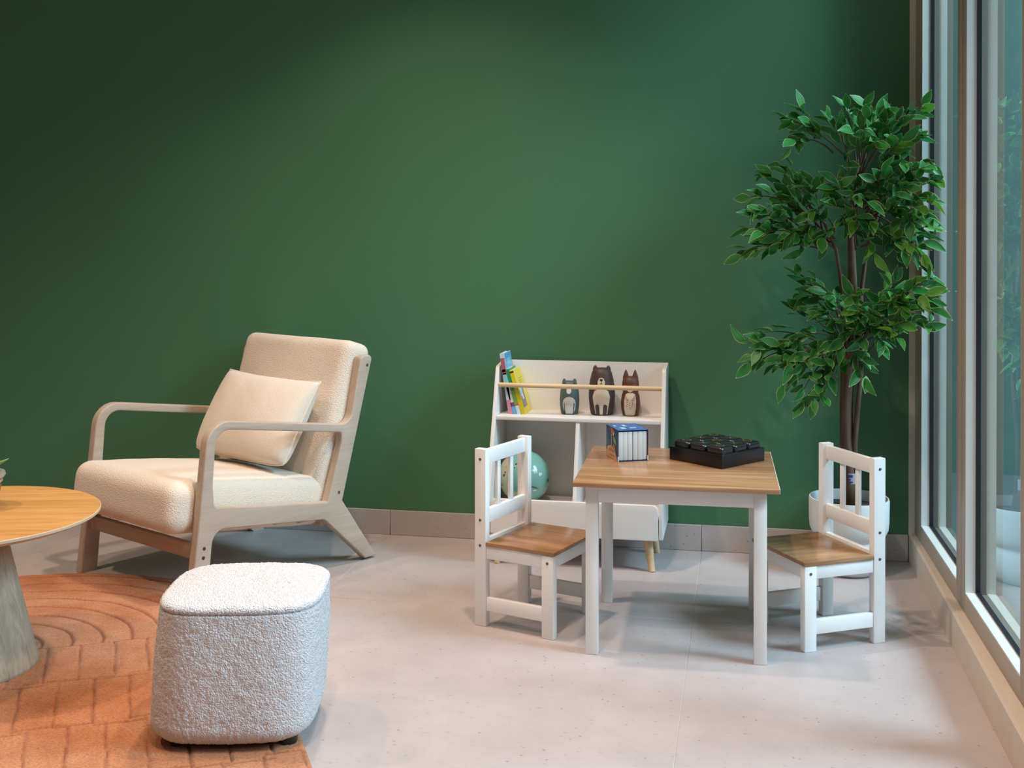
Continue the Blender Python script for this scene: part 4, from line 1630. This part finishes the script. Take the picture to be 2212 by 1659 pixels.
    # lower middle
    for (x, y, Yb) in ((1722, 600, 4.14), (1735, 640, 4.12), (1765, 610, 4.14), (1715, 668, 4.12), (1770, 680, 4.02), (1790, 640, 4.04), (1800, 700, 3.98), (1825, 690, 3.94), (1845, 640, 3.94), (1860, 670, 3.92), (1810, 760, 3.96), (1785, 780, 3.98), (1850, 790, 3.98), (1868, 820, 3.98), (1770, 740, 4.0)):
        tw(1836 + rng.uniform(-10, 6), 750 + rng.uniform(-60, 30), x, y, 4.10, Yb, 7)
    leaves = []
    tbm = bmesh.new()

    def xlim(y):
        # twigs may reach into the glazed opening, not into the frame bars
        return WX(y) + .018 if 3.56 < y < 4.09 else WX(y) - .012

    def clampx(p):
        lim = xlim(p.y)
        if p.x > lim:
            p.x = lim
        if p.y > YB - .02:
            p.y = YB - .02
        return p
    for (a, b, n) in T:
        mid = (a + b) / 2 + Vector((rng.uniform(-.02, .02), rng.uniform(-.03, .02), .05 + rng.uniform(0, .03)))
        pts = []
        for k in range(7):
            f = k / 6
            pts.append(clampx((a * (1 - f) ** 2 + mid * 2 * f * (1 - f) + b * f * f)))
        tm = tube_me('tmp', [p - O for p in pts], [.0035 - .0024 * k / 6 for k in range(7)], 5)
        tbm.from_mesh(tm)
        bpy.data.meshes.remove(tm)
        n = n + 1
        for k in range(n):
            f = .42 + .58 * (k + 1) / n
            p = a * (1 - f) ** 2 + mid * 2 * f * (1 - f) + b * f * f
            tan = ((mid - a) * (1 - f) + (b - mid) * f).normalized()
            sd = tan.cross(Vector((0, 0, 1)))
            sd = sd.normalized() if sd.length > .05 else Vector((1, 0, 0))
            s = 1 if k % 2 else -1
            d = (tan * rng.uniform(.55, 1.1) + sd * s * rng.uniform(.15, .75) + Vector((rng.uniform(-.4, .4), rng.uniform(-.45, .25), rng.uniform(-.60, .60)))).normalized()
            p = p + Vector((rng.uniform(-.012, .012), rng.uniform(-.02, .02), rng.uniform(-.015, .015)))
            L = rng.uniform(.054, .082)
            tip = p + d * L
            over = max(tip.x - xlim(tip.y), p.x - xlim(p.y), 0)
            p.x -= over
            tip.x -= over
            ov = max(tip.y - (YB - .015), p.y - (YB - .015), 0)
            p.y -= ov
            # blade normal: up and to the viewer, loosely
            up = Vector((rng.uniform(-.6, .9), rng.uniform(-1.2, .5), rng.uniform(-.1, 1.0)))
            z_ = (up - d * up.dot(d)).normalized()
            y_ = z_.cross(d)
            mt = Matrix(((d.x * L, y_.x * L * rng.uniform(.85, 1.15), z_.x * L, p.x - O.x), (d.y * L, y_.y * L, z_.y * L, p.y - O.y), (d.z * L, y_.z * L, z_.z * L, p.z), (0, 0, 0, 1)))
            leaves.append((p.y, mt, rng.randrange(len(protos))))
    link('twigs', bm_mesh(tbm, 'twigs'), M['twig'], t, smooth=True)
    leaves.sort(key=lambda q: q[0])
    near, rest = leaves[:296], leaves[296:]
    for (_, mt, k) in near:
        o = bpy.data.objects.new('leaf', protos[k])
        C.objects.link(o)
        o.parent = t
        o.matrix_local = mt
    # the remaining leaves, further in, as one part
    fb = bmesh.new()
    for (_, mt, k) in rest:
        me = protos[k].copy()
        me.transform(mt)
        fb.from_mesh(me)
        bpy.data.meshes.remove(me)
    fo = link('inner_leaves', bm_mesh(fb, 'inner_leaves'), M['leaf'], t)
    fo['kind'] = 'stuff'
    return t


make_ficus()
bpy.context.view_layer.update()
